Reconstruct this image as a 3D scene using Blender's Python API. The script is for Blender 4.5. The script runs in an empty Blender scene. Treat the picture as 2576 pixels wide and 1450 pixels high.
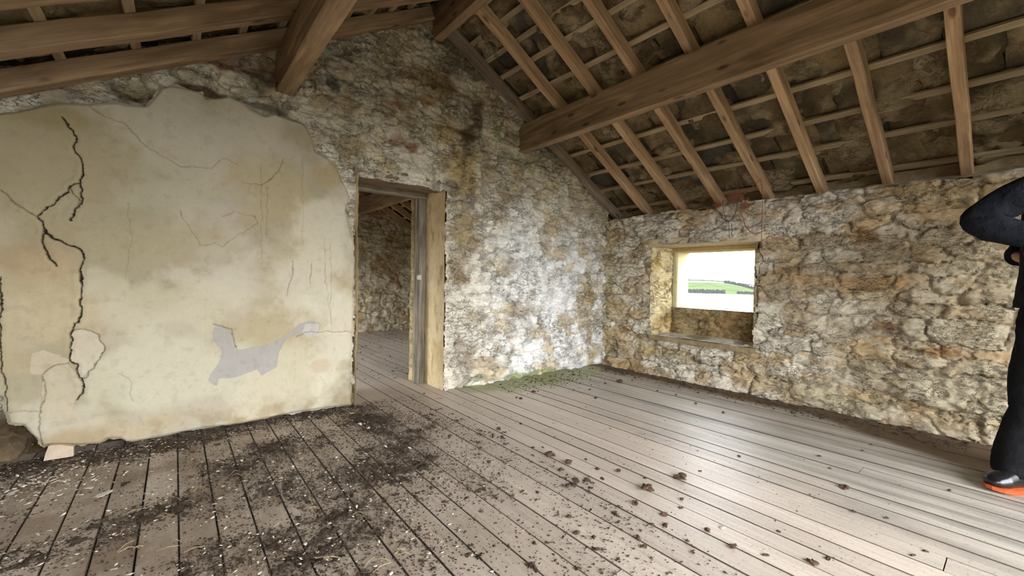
import bpy, math, random
import numpy as np
from mathutils import Vector, Matrix
random.seed(7)
RNG = np.random.RandomState(11)
scene = bpy.context.scene
COL = scene.collection

# ------------------------------------------------------------------ camera
CAM = np.array([0.0, 0.0, 1.0])
F_PX = 1046.2
YAW, PITCH, ROLL = math.radians(39.02), math.radians(-1.11), math.radians(1.09)
_fw = np.array([math.sin(YAW)*math.cos(PITCH), math.cos(YAW)*math.cos(PITCH), math.sin(PITCH)])
_r = np.array([math.cos(YAW), -math.sin(YAW), 0.0]); _u = np.cross(_r, _fw)
RX = _r*math.cos(ROLL) + _u*math.sin(ROLL)
RY = -_r*math.sin(ROLL) + _u*math.cos(ROLL)
cd = bpy.data.cameras.new('camera'); cam = bpy.data.objects.new('camera', cd); COL.objects.link(cam)
cd.sensor_width = 36.0; cd.lens = 36.0*F_PX/2576.0; cd.clip_start = 0.05; cd.clip_end = 2000
cam.matrix_world = Matrix(((RX[0], RY[0], -_fw[0], CAM[0]), (RX[1], RY[1], -_fw[1], CAM[1]),
                           (RX[2], RY[2], -_fw[2], CAM[2]), (0, 0, 0, 1)))
scene.camera = cam
# ------------------------------------------------------------------ sky and exposure
world = bpy.data.worlds.new('overcast_sky'); scene.world = world; world.use_nodes = True
bg = world.node_tree.nodes['Background']
bg.inputs['Color'].default_value = (0.93, 0.965, 1.0, 1); bg.inputs['Strength'].default_value = 16.0
scene.view_settings.view_transform = 'Standard'; scene.view_settings.look = 'None'
scene.view_settings.gamma = 1.0; scene.view_settings.use_curve_mapping = False
scene.view_settings.exposure = 0.12
scene.cycles.max_bounces = 8; scene.cycles.diffuse_bounces = 6

def ray(px):
    return RX*((px[0]-1288)/F_PX) - RY*((px[1]-725)/F_PX) + _fw
def hit(px, ax, val):                      # where the sight line through a photo pixel meets a wall or floor plane
    d = ray(px); return CAM + d*((val-CAM[ax])/d[ax])

# ------------------------------------------------------------------ room measures (metres)
GY = 3.25            # gable wall plane
SX = 4.07            # side wall plane
LX = -0.715           # left wall plane
TS = 0.556           # roof slope
BACK = -1.6          # end wall behind the camera
RW0, RW1, RWZ = -.6, 3.3, 2.25    # opening added in it to let in sky light
def roof_r(x, dz=0.0): return 3.109 - TS*(x-1.833) + dz     # underside of rafters
def roof_l(x, dz=0.0): return 3.109 + TS*(x-1.56) + dz
def roof_z(x, dz=0.0): return np.minimum(roof_r(x, dz), roof_l(x, dz))

# ------------------------------------------------------------------ numpy noise
_tabs = {}
def vnoise(u, v, seed=0):
    if seed not in _tabs: _tabs[seed] = np.random.RandomState(seed+101).rand(256, 256)
    T = _tabs[seed]
    iu = np.floor(u).astype(int); iv = np.floor(v).astype(int)
    fu = u-iu; fv = v-iv
    fu = fu*fu*(3-2*fu); fv = fv*fv*(3-2*fv)
    a = T[iu & 255, iv & 255]; b = T[(iu+1) & 255, iv & 255]; c = T[iu & 255, (iv+1) & 255]; d = T[(iu+1) & 255, (iv+1) & 255]
    return (a*(1-fu)+b*fu)*(1-fv)+(c*(1-fu)+d*fu)*fv*1.0
def fbm(u, v, f=1.0, octv=4, seed=0, gain=0.5):
    s = 0; a = 1.0; t = 0
    for k in range(octv):
        s = s + a*vnoise(u*f+17.3*k+50, v*f-9.1*k+50, seed+k); t += a; a *= gain; f *= 2.03
    return s/t                              # 0..1, mean about .5
def sstep(a, b, x):
    t = np.clip((x-a)/(b-a), 0, 1); return t*t*(3-2*t)
def lin(r, g, b):
    f = lambda c: (c/255/12.92) if c/255 <= 0.04045 else ((c/255+0.055)/1.055)**2.4
    return np.array([f(r), f(g), f(b)])
def mix(a, b, t):
    t = np.asarray(t)[..., None]; return a*(1-t)+b*t
def seg_dist(U, V, pts):
    best = np.full(U.shape, 9.0)
    for (a, b) in zip(pts[:-1], pts[1:]):
        m = (U > min(a[0], b[0])-.12) & (U < max(a[0], b[0])+.12) & (V > min(a[1], b[1])-.12) & (V < max(a[1], b[1])+.12)
        if not m.any(): continue
        du, dv = b[0]-a[0], b[1]-a[1]; L = du*du+dv*dv+1e-12
        t = np.clip(((U[m]-a[0])*du+(V[m]-a[1])*dv)/L, 0, 1)
        best[m] = np.minimum(best[m], np.hypot(U[m]-a[0]-t*du, V[m]-a[1]-t*dv))
    return best
def in_poly(U, V, pts):
    ins = np.zeros(U.shape, bool); n = len(pts)
    for i in range(n):
        x1, y1 = pts[i]; x2, y2 = pts[(i+1) % n]
        if y1 == y2: continue
        c = ((y1 > V) != (y2 > V)) & (U < (x2-x1)*(V-y1)/(y2-y1)+x1)
        ins ^= c
    return ins

# ------------------------------------------------------------------ object helpers
def mesh_np(name, P, Q, mat, parent=None, col=None, smooth=True, recenter=True, loc=None):
    """P (n,3) world points, Q (m,4) or (m,3) faces -> one mesh object"""
    Q = np.asarray(Q); used, inv = np.unique(Q, return_inverse=True); Q = inv.reshape(Q.shape); P = np.asarray(P, float)[used]
    c = np.array(loc if loc is not None else (P.mean(0) if recenter else (0, 0, 0)))
    me = bpy.data.meshes.new(name); k = Q.shape[1]
    me.vertices.add(len(P)); me.vertices.foreach_set('co', (P-c).astype(np.float32).ravel())
    me.loops.add(Q.size); me.loops.foreach_set('vertex_index', Q.astype(np.int32).ravel())
    me.polygons.add(len(Q)); me.polygons.foreach_set('loop_start', (np.arange(len(Q))*k).astype(np.int32))
    me.update(calc_edges=True)
    if smooth: me.polygons.foreach_set('use_smooth', np.ones(len(Q), bool))
    if col is not None:
        a = me.color_attributes.new('Col', 'FLOAT_COLOR', 'POINT')
        cc = np.ones((len(P), 4), np.float32); cc[:, :3] = np.asarray(col)[used]; a.data.foreach_set('color', cc.ravel())
    if mat: me.materials.append(mat)
    o = bpy.data.objects.new(name, me); COL.objects.link(o); o.location = c
    if parent is not None: attach(o, parent)
    return o
WORLD = {}
def attach(o, parent):
    o.parent = parent
    pm = WORLD.get(parent.name)
    if pm is None: pm = Matrix.Translation(parent.location) if parent.rotation_euler[:] == (0, 0, 0) else parent.matrix_basis.copy()
    o.matrix_parent_inverse = pm.inverted()
def tag(o, label=None, cat=None, group=None, kind=None):
    if label: o['label'] = label
    if cat: o['category'] = cat
    if group: o['group'] = group
    if kind: o['kind'] = kind
    return o
def empty(name, loc=(0, 0, 0)):
    o = bpy.data.objects.new(name, None); COL.objects.link(o); o.location = loc; o.empty_display_size = .1; return o

class MB:
    """collects simple solids, then links them as ONE mesh"""
    def __init__(s): s.v = []; s.f = []
    def add(s, vs, fs):
        n = len(s.v); s.v += [tuple(v) for v in vs]; s.f += [tuple(i+n for i in f) for f in fs]; return s
    def box(s, a, b):
        x0, y0, z0 = a; x1, y1, z1 = b
        return s.add([(x0, y0, z0), (x1, y0, z0), (x1, y1, z0), (x0, y1, z0), (x0, y0, z1), (x1, y0, z1), (x1, y1, z1), (x0, y1, z1)],
                     [(0, 3, 2, 1), (4, 5, 6, 7), (0, 1, 5, 4), (1, 2, 6, 5), (2, 3, 7, 6), (3, 0, 4, 7)])
    def prism(s, poly, y0, y1):             # polygon in x,z swept along y
        n = len(poly)
        vs = [(p[0], y0, p[1]) for p in poly]+[(p[0], y1, p[1]) for p in poly]
        fs = [tuple(range(n)), tuple(range(2*n-1, n-1, -1))]+[((i+1) % n, i, i+n, (i+1) % n+n) for i in range(n)]
        return s.add(vs, fs)
    def tube(s, pts, r, k=6):
        pts = [Vector(p) for p in pts]; n = len(pts); rr = r if hasattr(r, '__len__') else [r]*n
        vs = []; fs = []
        for i, p in enumerate(pts):
            t = (pts[min(i+1, n-1)]-pts[max(i-1, 0)]).normalized()
            a = t.cross(Vector((0.3, 0.2, 1))).normalized(); b = t.cross(a)
            for j in range(k):
                w = 2*math.pi*j/k; vs.append(p+(a*math.cos(w)+b*math.sin(w))*rr[i])
        for i in range(n-1):
            for j in range(k):
                fs.append((i*k+j, i*k+(j+1) % k, (i+1)*k+(j+1) % k, (i+1)*k+j))
        fs += [tuple(range(k))[::-1], tuple(range((n-1)*k, n*k))]
        return s.add(vs, fs)
    def build(s, name, mat, parent=None, smooth=False, origin=None):
        me = bpy.data.meshes.new(name)
        c = Vector(origin) if origin is not None else sum((Vector(v) for v in s.v), Vector())/len(s.v)
        me.from_pydata([tuple(Vector(v)-c) for v in s.v], [], s.f); me.update()
        if smooth: me.polygons.foreach_set('use_smooth', [True]*len(me.polygons))
        if mat: me.materials.append(mat)
        o = bpy.data.objects.new(name, me); COL.objects.link(o); o.location = c
        if parent is not None: attach(o, parent)
        return o

# ------------------------------------------------------------------ materials
def new_mat(name):
    m = bpy.data.materials.new(name); m.use_nodes = True; nt = m.node_tree
    return m, nt, nt.nodes['Principled BSDF']
class NB:
    def __init__(s, nt): s.nt = nt
    def n(s, t, **kw):
        nd = s.nt.nodes.new(t)
        for k, v in kw.items():
            if k.startswith('_'): setattr(nd, k[1:], v)
            else: nd.inputs[k.replace('__', ' ')].default_value = v
        return nd
    def l(s, a, b): s.nt.links.new(a, b)
    def noise(s, vec, scale, detail=4, rough=.6, dist=0.0):
        nd = s.n('ShaderNodeTexNoise'); nd.inputs['Scale'].default_value = scale; nd.inputs['Detail'].default_value = detail
        nd.inputs['Roughness'].default_value = rough; nd.inputs['Distortion'].default_value = dist
        if vec is not None: s.l(vec, nd.inputs['Vector'])
        return nd.outputs['Fac']
    def mapping(s, vec, scale, rot=(0, 0, 0)):
        nd = s.n('ShaderNodeMapping'); nd.inputs['Scale'].default_value = scale; nd.inputs['Rotation'].default_value = rot; s.l(vec, nd.inputs['Vector']); return nd.outputs['Vector']
    def ramp(s, fac, stops):
        nd = s.n('ShaderNodeValToRGB'); cr = nd.color_ramp
        while len(cr.elements) < len(stops): cr.elements.new(.5)
        for e, (p, c) in zip(cr.elements, stops):
            e.position = p; e.color = (c, c, c, 1) if not hasattr(c, '__len__') else (*c, 1)
        s.l(fac, nd.inputs['Fac']); return nd.outputs['Color']
    def math(s, op, a, b=None, clamp=False):
        nd = s.n('ShaderNodeMath'); nd.operation = op; nd.use_clamp = clamp
        for i, x in enumerate((a, b)):
            if x is None: continue
            if isinstance(x, (int, float)): nd.inputs[i].default_value = x
            else: s.l(x, nd.inputs[i])
        return nd.outputs[0]
    def mixc(s, fac, a, b, mode='MIX'):
        nd = s.n('ShaderNodeMix'); nd.data_type = 'RGBA'; nd.blend_type = mode
        for i, x in ((0, fac), (6, a), (7, b)):
            if isinstance(x, (int, float)): nd.inputs[i].default_value = x
            elif isinstance(x, (tuple, list, np.ndarray)): nd.inputs[i].default_value = (*[float(q) for q in x[:3]], 1)
            else: s.l(x, nd.inputs[i])
        return nd.outputs[2]
    def bump(s, h, strength, dist, prev=None):
        nd = s.n('ShaderNodeBump'); nd.inputs['Strength'].default_value = strength; nd.inputs['Distance'].default_value = dist
        s.l(h, nd.inputs['Height'])
        if prev is not None: s.l(prev, nd.inputs['Normal'])
        return nd.outputs['Normal']

def masonry_mat(name, crack=1.0, speck=1.0, bump=1.0, scale=(1, 1, 1.9), rough=.92, cscale=7.0, ctint=(.12, .085, .05)):
    m, nt, bs = new_mat(name); b = NB(nt)
    pos = b.n('ShaderNodeNewGeometry').outputs['Position']
    at = b.n('ShaderNodeAttribute'); at.attribute_name = 'Col'; base = at.outputs['Color']
    mp = b.mapping(pos, scale)
    # warped strata / flaking edges
    wn = b.n('ShaderNodeTexNoise'); wn.inputs['Scale'].default_value = 6.0; wn.inputs['Detail'].default_value = 8; wn.inputs['Roughness'].default_value = .62; b.l(mp, wn.inputs['Vector'])
    wv = b.n('ShaderNodeVectorMath'); wv.operation = 'MULTIPLY_ADD'; b.l(wn.outputs['Color'], wv.inputs[0]); wv.inputs[1].default_value = (.55, .55, .55); b.l(mp, wv.inputs[2])
    vo = b.n('ShaderNodeTexVoronoi'); vo.feature = 'DISTANCE_TO_EDGE'; vo.inputs['Scale'].default_value = cscale; b.l(wv.outputs[0], vo.inputs['Vector'])
    vo2 = b.n('ShaderNodeTexVoronoi'); vo2.feature = 'DISTANCE_TO_EDGE'; vo2.inputs['Scale'].default_value = cscale*2.7; b.l(wv.outputs[0], vo2.inputs['Vector'])
    gate = b.ramp(b.noise(pos, 4.5, 3), [(.44, 0.0), (.52, 1.0)])
    gate2 = b.ramp(b.noise(pos, 9.0, 3), [(.47, 0.0), (.56, 1.0)])
    l1 = b.math('MULTIPLY', b.ramp(vo.outputs['Distance'], [(0.0, 1.0), (.012, .8), (.045, 0.0)]), gate)
    l2 = b.math('MULTIPLY', b.ramp(vo2.outputs['Distance'], [(0.0, 1.0), (.02, .7), (.075, 0.0)]), gate2)
    line = b.math('MULTIPLY', b.math('MAXIMUM', l1, b.math('MULTIPLY', l2, .55)), crack)
    n1 = b.noise(mp, 24, 6, .68); n2 = b.noise(pos, 90, 4, .7); n3 = b.noise(mp, 7.0, 5, .6, .6)
    v1 = b.ramp(n1, [(.28, 1-.38*speck), (.46, 1.0), (.72, 1+.25*speck)])
    v2 = b.ramp(n2, [(.3, 1-.3*speck), (.5, 1.0), (.75, 1+.15*speck)])
    c = b.mixc(1.0, base, v1, 'MULTIPLY'); c = b.mixc(1.0, c, v2, 'MULTIPLY')
    ochre = b.ramp(n3, [(.52, 0.0), (.76, .26*speck)])
    c = b.mixc(ochre, c, b.mixc(1.0, c, (1.0, .88, .70), 'MULTIPLY'))
    c = b.mixc(b.math('MULTIPLY', line, .85), c, ctint)  # dark lines painted for crack dirt and for shade at flake edges
    b.l(c, bs.inputs['Base Color']); bs.inputs['Roughness'].default_value = rough
    bs.inputs['Specular IOR Level'].default_value = .2
    h = b.math('ADD', b.math('MULTIPLY', b.noise(mp, 13, 8, .72, 1.2), 2.2), b.math('MULTIPLY', n2, .35))
    h = b.math('SUBTRACT', h, b.math('MULTIPLY', line, .9))
    b.l(b.bump(h, min(1.0, .9*bump), .0075*bump), bs.inputs['Normal'])
    return m

def wood_mat(name, c_dark, c_light, grain=1.0, rough=.7, stain=.35, knots=True, spec=.3, vary=.25):
    """grain runs along each object's own X axis"""
    m, nt, bs = new_mat(name); b = NB(nt)
    oc = b.n('ShaderNodeTexCoord').outputs['Object']; oi = b.n('ShaderNodeObjectInfo')
    add = b.n('ShaderNodeVectorMath'); add.operation = 'ADD'; b.l(oc, add.inputs[0])
    rv = b.n('ShaderNodeCombineXYZ'); r10 = b.math('MULTIPLY', oi.outputs['Random'], 37.0)
    for i in range(3): b.l(r10, rv.inputs[i])
    b.l(rv.outputs[0], add.inputs[1]); p = add.outputs[0]
    g = b.noise(b.mapping(p, (2.2, 60, 60)), 1.0, 6, .65, .8)
    g2 = b.noise(b.mapping(p, (1.2, 11, 11)), 1.0, 4, .55, 1.2)
    st = b.noise(p, 3.2, 5, .6)
    c = b.mixc(b.ramp(g2, [(.3, 0.0), (.7, 1.0)]), c_dark, c_light)
    c = b.mixc(1.0, c, b.ramp(g, [(.3, 1-.35*grain), (.6, 1.05)]), 'MULTIPLY')
    c = b.mixc(b.ramp(st, [(.45, 0.0), (.75, stain)]), c, b.mixc(1.0, c, (.42, .34, .28), 'MULTIPLY'))
    if knots:
        vo = b.n('ShaderNodeTexVoronoi'); vo.inputs['Scale'].default_value = 1.0; b.l(b.mapping(p, (3.2, 9, 9)), vo.inputs['Vector'])
        c = b.mixc(b.ramp(vo.outputs['Distance'], [(.09, .85), (.17, 0.0)]), c, b.mixc(1.0, c, (.3, .2, .14), 'MULTIPLY'))
    br = b.math('ADD', b.math('MULTIPLY', oi.outputs['Random'], vary), 1-vary/2)
    brc = b.n('ShaderNodeCombineXYZ')
    for i in range(3): b.l(br, brc.inputs[i])
    c = b.mixc(1.0, c, brc.outputs[0], 'MULTIPLY')
    b.l(c, bs.inputs['Base Color']); bs.inputs['Roughness'].default_value = rough; bs.inputs['Specular IOR Level'].default_value = spec
    b.l(b.bump(g, .5, .004), bs.inputs['Normal'])
    return m

def plain_mat(name, c, rough=.8, nscale=30, amt=.3, bump=.3, bdist=.004, spec=.3, attr=False):
    m, nt, bs = new_mat(name); b = NB(nt)
    pos = b.n('ShaderNodeTexCoord').outputs['Object']
    n = b.noise(pos, nscale, 5, .6)
    if attr:
        at = b.n('ShaderNodeAttribute'); at.attribute_name = 'Col'; c = at.outputs['Color']
    cc = b.mixc(1.0, c, b.ramp(n, [(.3, 1-amt), (.7, 1+amt*.6)]), 'MULTIPLY')
    b.l(cc, bs.inputs['Base Color']); bs.inputs['Roughness'].default_value = rough; bs.inputs['Specular IOR Level'].default_value = spec
    if bump: b.l(b.bump(n, bump, bdist), bs.inputs['Normal'])
    return m

M_RUB = masonry_mat('limewashed_rubble', crack=.9, speck=.72)
M_PLAST = masonry_mat('old_lime_plaster', crack=0.0, speck=.17, bump=.34, scale=(1, 1, .8))
M_DARK = masonry_mat('bare_dark_stone', crack=.8, speck=1.0, bump=.9)
M_SLATE = masonry_mat('stone_slate', crack=.7, speck=1.0, bump=.7, scale=(1, 1, 1), cscale=5, rough=.9)
M_RAFT = wood_mat('sawn_rafter_pine', (.34, .205, .11), (.62, .42, .24), rough=.75)
M_PURL = wood_mat('sawn_purlin_pine', (.19, .125, .07), (.46, .31, .18), rough=.7, grain=.9)
M_OLDW = wood_mat('weathered_grey_timber', (.16, .115, .075), (.36, .28, .20), rough=.85, stain=.5)
M_BATT = wood_mat('pale_batten', (.28, .21, .12), (.48, .38, .24), rough=.8, knots=False)
M_FRAME = wood_mat('flaking_door_frame', (.13, .11, .085), (.40, .35, .27), rough=.85, stain=.6, grain=1.4)

# floorboards: grain along own X, dust, damp and painted shade by place on the floor
def floor_mat():
    m, nt, bs = new_mat('worn_floorboard'); b = NB(nt)
    oc = b.n('ShaderNodeTexCoord').outputs['Object']; oi = b.n('ShaderNodeObjectInfo'); pos = b.n('ShaderNodeNewGeometry').outputs['Position']
    add = b.n('ShaderNodeVectorMath'); add.operation = 'ADD'; b.l(oc, add.inputs[0])
    rv = b.n('ShaderNodeCombineXYZ'); r10 = b.math('MULTIPLY', oi.outputs['Random'], 53.0)
    for i in range(3): b.l(r10, rv.inputs[i])
    b.l(rv.outputs[0], add.inputs[1]); p = add.outputs[0]
    g = b.noise(b.mapping(p, (1.6, 55, 55)), 1.0, 6, .7, .6)
    sep = b.n('ShaderNodeSeparateXYZ'); b.l(pos, sep.inputs[0]); X, Y = sep.outputs[0], sep.outputs[1]
    c = b.mixc(b.ramp(g, [(.3, 0.0), (.7, 1.0)]), (.42, .35, .285), (.61, .525, .44))
    br = b.math('ADD', b.math('MULTIPLY', oi.outputs['Random'], .22), .89)
    brc = b.n('ShaderNodeCombineXYZ')
    for i in range(3): b.l(br, brc.inputs[i])
    c = b.mixc(1.0, c, brc.outputs[0], 'MULTIPLY')
    gen = b.n('ShaderNodeSeparateXYZ'); b.l(b.n('ShaderNodeTexCoord').outputs['Generated'], gen.inputs[0])
    edge = b.math('MULTIPLY', b.math('ABSOLUTE', b.math('SUBTRACT', gen.outputs[1], .5)), 2.0)
    edge = b.math('ADD', edge, b.math('MULTIPLY', b.math('SUBTRACT', b.noise(pos, 14, 4, .7), .5), .06))
    edge = b.ramp(edge, [(.93, 0.0), (.985, .85)])
    blot = b.noise(pos, 1.9, 5, .6, .5)
    # grey worn boards towards the window wall
    xs = b.math('ADD', X, b.math('MULTIPLY', b.math('SUBTRACT', blot, .5), 1.2))
    ys = b.math('ADD', xs, b.math('MULTIPLY', Y, -.22))
    grey = b.ramp(b.math('MULTIPLY', ys, .25), [(.50, 0.0), (.62, 1.0)])
    streak = b.noise(b.mapping(pos, (9, .7, 1)), 1.0, 5, .65, .3)
    greyc = b.mixc(b.ramp(streak, [(.34, 0.0), (.66, 1.0)]), (.22, .20, .172), (.52, .475, .405))
    c = b.mixc(grey, c, b.mixc(1.0, greyc, b.ramp(g, [(.3, .8), (.7, 1.1)]), 'MULTIPLY'))
    # brown earth dust: along the window wall with its shade painted in, and over the left front
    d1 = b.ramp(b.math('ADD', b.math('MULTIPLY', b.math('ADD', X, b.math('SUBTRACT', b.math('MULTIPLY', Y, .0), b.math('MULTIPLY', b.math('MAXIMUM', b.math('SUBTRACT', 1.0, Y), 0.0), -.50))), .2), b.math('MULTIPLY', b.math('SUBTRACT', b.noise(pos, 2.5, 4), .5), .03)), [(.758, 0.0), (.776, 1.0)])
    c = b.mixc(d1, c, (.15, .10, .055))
    d2 = b.math('SUBTRACT', 1.05, b.math('MULTIPLY', X, .62), True)
    d2 = b.math('MULTIPLY', d2, b.ramp(b.noise(pos, 3.4, 6, .65), [(.36, 0.25), (.60, 1.0)]))
    inroom = b.ramp(b.math('MULTIPLY', Y, .1), [(.322, 1.0), (.335, .35)])
    c = b.mixc(b.math('MULTIPLY', b.math('MULTIPLY', d2, inroom), .82), c, (.225, .155, .10))
    # fine speckled dirt everywhere
    sp = b.ramp(b.noise(pos, 85, 3, .6), [(.60, 0.0), (.70, .6)])
    c = b.mixc(sp, c, (.12, .085, .055))
    c = b.mixc(edge, c, (.05, .032, .02))
    # green algae at the foot of the gable wall
    ex = b.math('MULTIPLY', b.math('SUBTRACT', X, 2.9), .95); ey = b.math('MULTIPLY', b.math('SUBTRACT', Y, 3.22), 2.1)
    rr = b.math('ADD', b.math('MULTIPLY', ex, ex), b.math('MULTIPLY', ey, ey))
    al = b.math('MULTIPLY', b.ramp(b.math('ADD', rr, b.math('MULTIPLY', b.math('SUBTRACT', blot, .5), 1.1)), [(.55, .9), (1.3, 0.0)]), 1.0)
    c = b.mixc(al, c, (.25, .28, .12))
    b.l(c, bs.inputs['Base Color'])
    ro = b.math('ADD', .32, b.math('MULTIPLY', b.noise(pos, 5, 4), .20))
    ro = b.math('ADD', ro, b.math('MULTIPLY', b.math('MAXIMUM', d1, d2), .4), True)
    b.l(ro, bs.inputs['Roughness']); bs.inputs['Specular IOR Level'].default_value = .5
    b.l(b.bump(b.math('ADD', g, b.noise(pos, 70, 3)), .35, .003), bs.inputs['Normal'])
    return m
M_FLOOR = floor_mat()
M_VOID = plain_mat('dark_underfloor', (.02, .015, .01), rough=1, bump=0)
M_DIRT = plain_mat('dark_crumbled_dirt', (.10, .068, .044), rough=1, nscale=150, amt=.8, bump=1.0, bdist=.008)
M_CLOD = plain_mat('dried_dropping', (.085, .05, .028), rough=.95, nscale=60, amt=.6, bump=.8, bdist=.006)
M_FLAKE = plain_mat('lime_flake', (.60, .54, .45), rough=.9, nscale=30, amt=.3)
M_STRAW = plain_mat('straw', (.42, .32, .18), rough=.8)
M_CREAM = None

# ------------------------------------------------------------------ rubble masonry
def cells(U, V, res, rowh, wid, seed, warp=.055):
    """coursed irregular cells: returns nearest distance, gap to second, id, per-seed arrays"""
    rs = np.random.RandomState(seed)
    Uw = U+(fbm(U, V, 6, 5, seed, .6)-.5)*2.6*warp; Vw = V+(fbm(U, V, 6, 5, seed+40, .6)-.5)*2*warp
    u0, u1, v0, v1 = U.min()-.1, U.max()+.1, V.min()-.1, V.max()+.1
    seeds = []; v = v0
    while v < v1:
        h = rs.uniform(*rowh); u = u0-rs.uniform(0, .2)
        while u < u1:
            w = rs.uniform(*wid)*(.8+.4*rs.rand()); hh = h*(rs.choice([.7, 1.0, 1.0, 1.35]))
            seeds.append((u+w/2, v+h/2+rs.uniform(-.25, .25)*h, w/2, hh/2)); u += w
        v += h
    F1 = np.full(U.shape, 9.0); F2 = np.full(U.shape, 9.0); ID = np.full(U.shape, -1)
    nu, nv = U.shape[1], U.shape[0]; ub, vb = U.min(), V.min()
    for k, (su, sv, a, b_) in enumerate(seeds):
        i0 = max(0, int((su-ub-3.2*a-.05)/res)); i1 = min(nu, int((su-ub+3.2*a+.05)/res)+2)
        j0 = max(0, int((sv-vb-3.6*b_-.05)/res)); j1 = min(nv, int((sv-vb+3.6*b_+.05)/res)+2)
        if i1 <= i0 or j1 <= j0: continue
        s = (slice(j0, j1), slice(i0, i1))
        d = (np.abs((Uw[s]-su)/a)**2.2+np.abs((Vw[s]-sv)/b_)**2.2)**(1/2.2)
        f1, f2, idd = F1[s], F2[s], ID[s]
        m = d < f1
        F2[s] = np.where(m, f1, np.minimum(f2, d)); F1[s] = np.where(m, d, f1); ID[s] = np.where(m, k, idd)
    return F1, np.clip(F2-F1, 0, 3), ID, np.array(seeds)

def rubble(parent, frame, u0, u1, v0, v1, res, keep, colf, stone_ok=None, rowh=(.085, .15), wid=(.16, .36), seed=1,
           mat=None, amp=1.0, extra=None, max_stones=300, wall_name='mortar', structure=None):
    """one coat of rubble over the plane frame=(origin, u, v, outward normal); each stone its own object"""
    o, ue, ve, ne = [np.array(a, float) for a in frame]
    us = np.arange(u0, u1+res*.5, res); vs = np.arange(v0, v1+res*.5, res); U, V = np.meshgrid(us, vs)
    F1, E, ID, S = cells(U, V, res, rowh, wid, seed)
    rs = np.random.RandomState(seed+5); n = len(S)
    pr = rs.uniform(.15, 1.35, n); tu = rs.uniform(-.06, .06, n); tv = rs.uniform(-.16, .12, n); rc = rs.rand(n, 3)
    idc = np.clip(ID, 0, n-1)
    prof = sstep(0.02, .38, E)
    H = (.020*pr[idc]*prof+prof*((U-S[idc, 0])*tu[idc]+(V-S[idc, 1])*tv[idc])-.010*(1-sstep(0, .16, E)))*amp
    H += ((fbm(U, V*2.4, 6, 5, seed+3, .58)-.5)*.060+(np.abs(fbm(U, V*2.6, 11, 5, seed+9, .6)-.5))*-.075+(fbm(U, V, 45, 2, seed+4)-.5)*.014)*amp
    if extra is not None: H = H+extra(U, V)
    C = colf(U, V, idc, rc, E, prof)
    P = o+U[..., None]*ue+V[..., None]*ve+H[..., None]*ne
    # loosen the lattice a little so edges look broken
    P = P+ue*((fbm(U, V, 40, 2, seed+21)-.5)*res*1.2)[..., None]+ve*((fbm(U, V, 40, 2, seed+22)-.5)*res*1.2)[..., None]
    K = keep(U, V)
    idx = np.arange(U.size).reshape(U.shape)
    kq = K[:-1, :-1] & K[1:, :-1] & K[:-1, 1:] & K[1:, 1:]
    Q = np.stack([idx[:-1, :-1], idx[:-1, 1:], idx[1:, 1:], idx[1:, :-1]], -1)
    if np.dot(np.cross(ue, ve), ne) < 0: Q = Q[..., ::-1]
    same = (ID[:-1, :-1] == ID[1:, 1:]) & (ID[:-1, 1:] == ID[1:, :-1]) & (ID[:-1, :-1] == ID[:-1, 1:])
    em = (E[:-1, :-1]+E[1:, 1:]+E[:-1, 1:]+E[1:, :-1])/4
    cell = np.where(same & (em > .10) & kq, ID[:-1, :-1], -1)
    if stone_ok is not None:
        ok = stone_ok(U, V)[:-1, :-1]; cell = np.where(ok, cell, -1)
    ids, cnt = np.unique(cell[cell >= 0], return_counts=True)
    order = ids[np.argsort(-cnt)][:max_stones]; order = [i for i in order if cnt[list(ids).index(i)] >= 8]
    Pf = P.reshape(-1, 3); Cf = C.reshape(-1, 3)
    rest = kq.copy()
    for i in order:
        m = cell == i; rest &= ~m
        mesh_np('stone', Pf, Q[m], mat or M_RUB, parent, Cf)
    return mesh_np(wall_name, Pf, Q[rest], mat or M_RUB, parent, Cf)

WASH = lin(228, 220, 202); WASHB = lin(238, 236, 232); OCH = lin(206, 186, 146); STN = lin(184, 163, 130); DRK = lin(92, 76, 56); RUST = lin(132, 84, 46)
GREEN = lin(150, 160, 95)
def spots(U, V, C, lst, ax, val, seed=3):
    """stains that belong to the wall, and some painted window light: (pixel centre, radius x, radius z in m, colour, strength)"""
    for k, (px, ru, rv, c, s) in enumerate(lst):
        w = hit(px, ax, val); cu = w[0] if ax == 1 else w[1]; cv = w[2]
        wob = (fbm(U, V, 6, 4, seed+k)-.5)*1.6
        d = np.hypot((U-cu)/ru, (V-cv)/rv)+wob
        C = mix(C, c, s*(1-sstep(.5, 1.15, d)))
    return C

# ---------------- gable wall
gable = None
def door_edge_l(V): return 1.085+(fbm(V*0+3, V, 5, 4, 77)-.5)*.08
def door_edge_r(V): return 1.858+(fbm(V*0+9, V, 7, 4, 78)-.5)*.035
PL_OUT = [(885,1022),(884,1000),(883,940),(890,835),(893,740),(894.5,676),(890,607),(879,562),(870,535),(881,498),(872,470),(858,448),(850,425),(824,398),(795,381),(786,350),(772,321),(759,308),(720,296),(689,285),(666,291),(650,283),
 (633,275),(609,254),(574,239.5),(552,244),(520,244),(504,228),(469,219),(440,213),(422,213),(403,219),(384,244),(365,263),(346,263),(314,260),(295,254),(244,256),(222,258),(159,256),(117,259),(80,268),(41,276),(-30,284),
 (-30,1000),(2,1003),(8,1040),(18,1071),(54,1074),(72,1096),(90,1110),(104,1128),(124,1124),(186,1124),(251,1121),(272,1108),(298,1107),(315,1117),(344,1115),(405,1103),(460,1092),(500,1083),(601,1071),(716,1046),(757,1039),(838,1026)]
PLP = [(hit(p, 1, GY-.03)[0], hit(p, 1, GY-.03)[2]) for p in PL_OUT]
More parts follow.
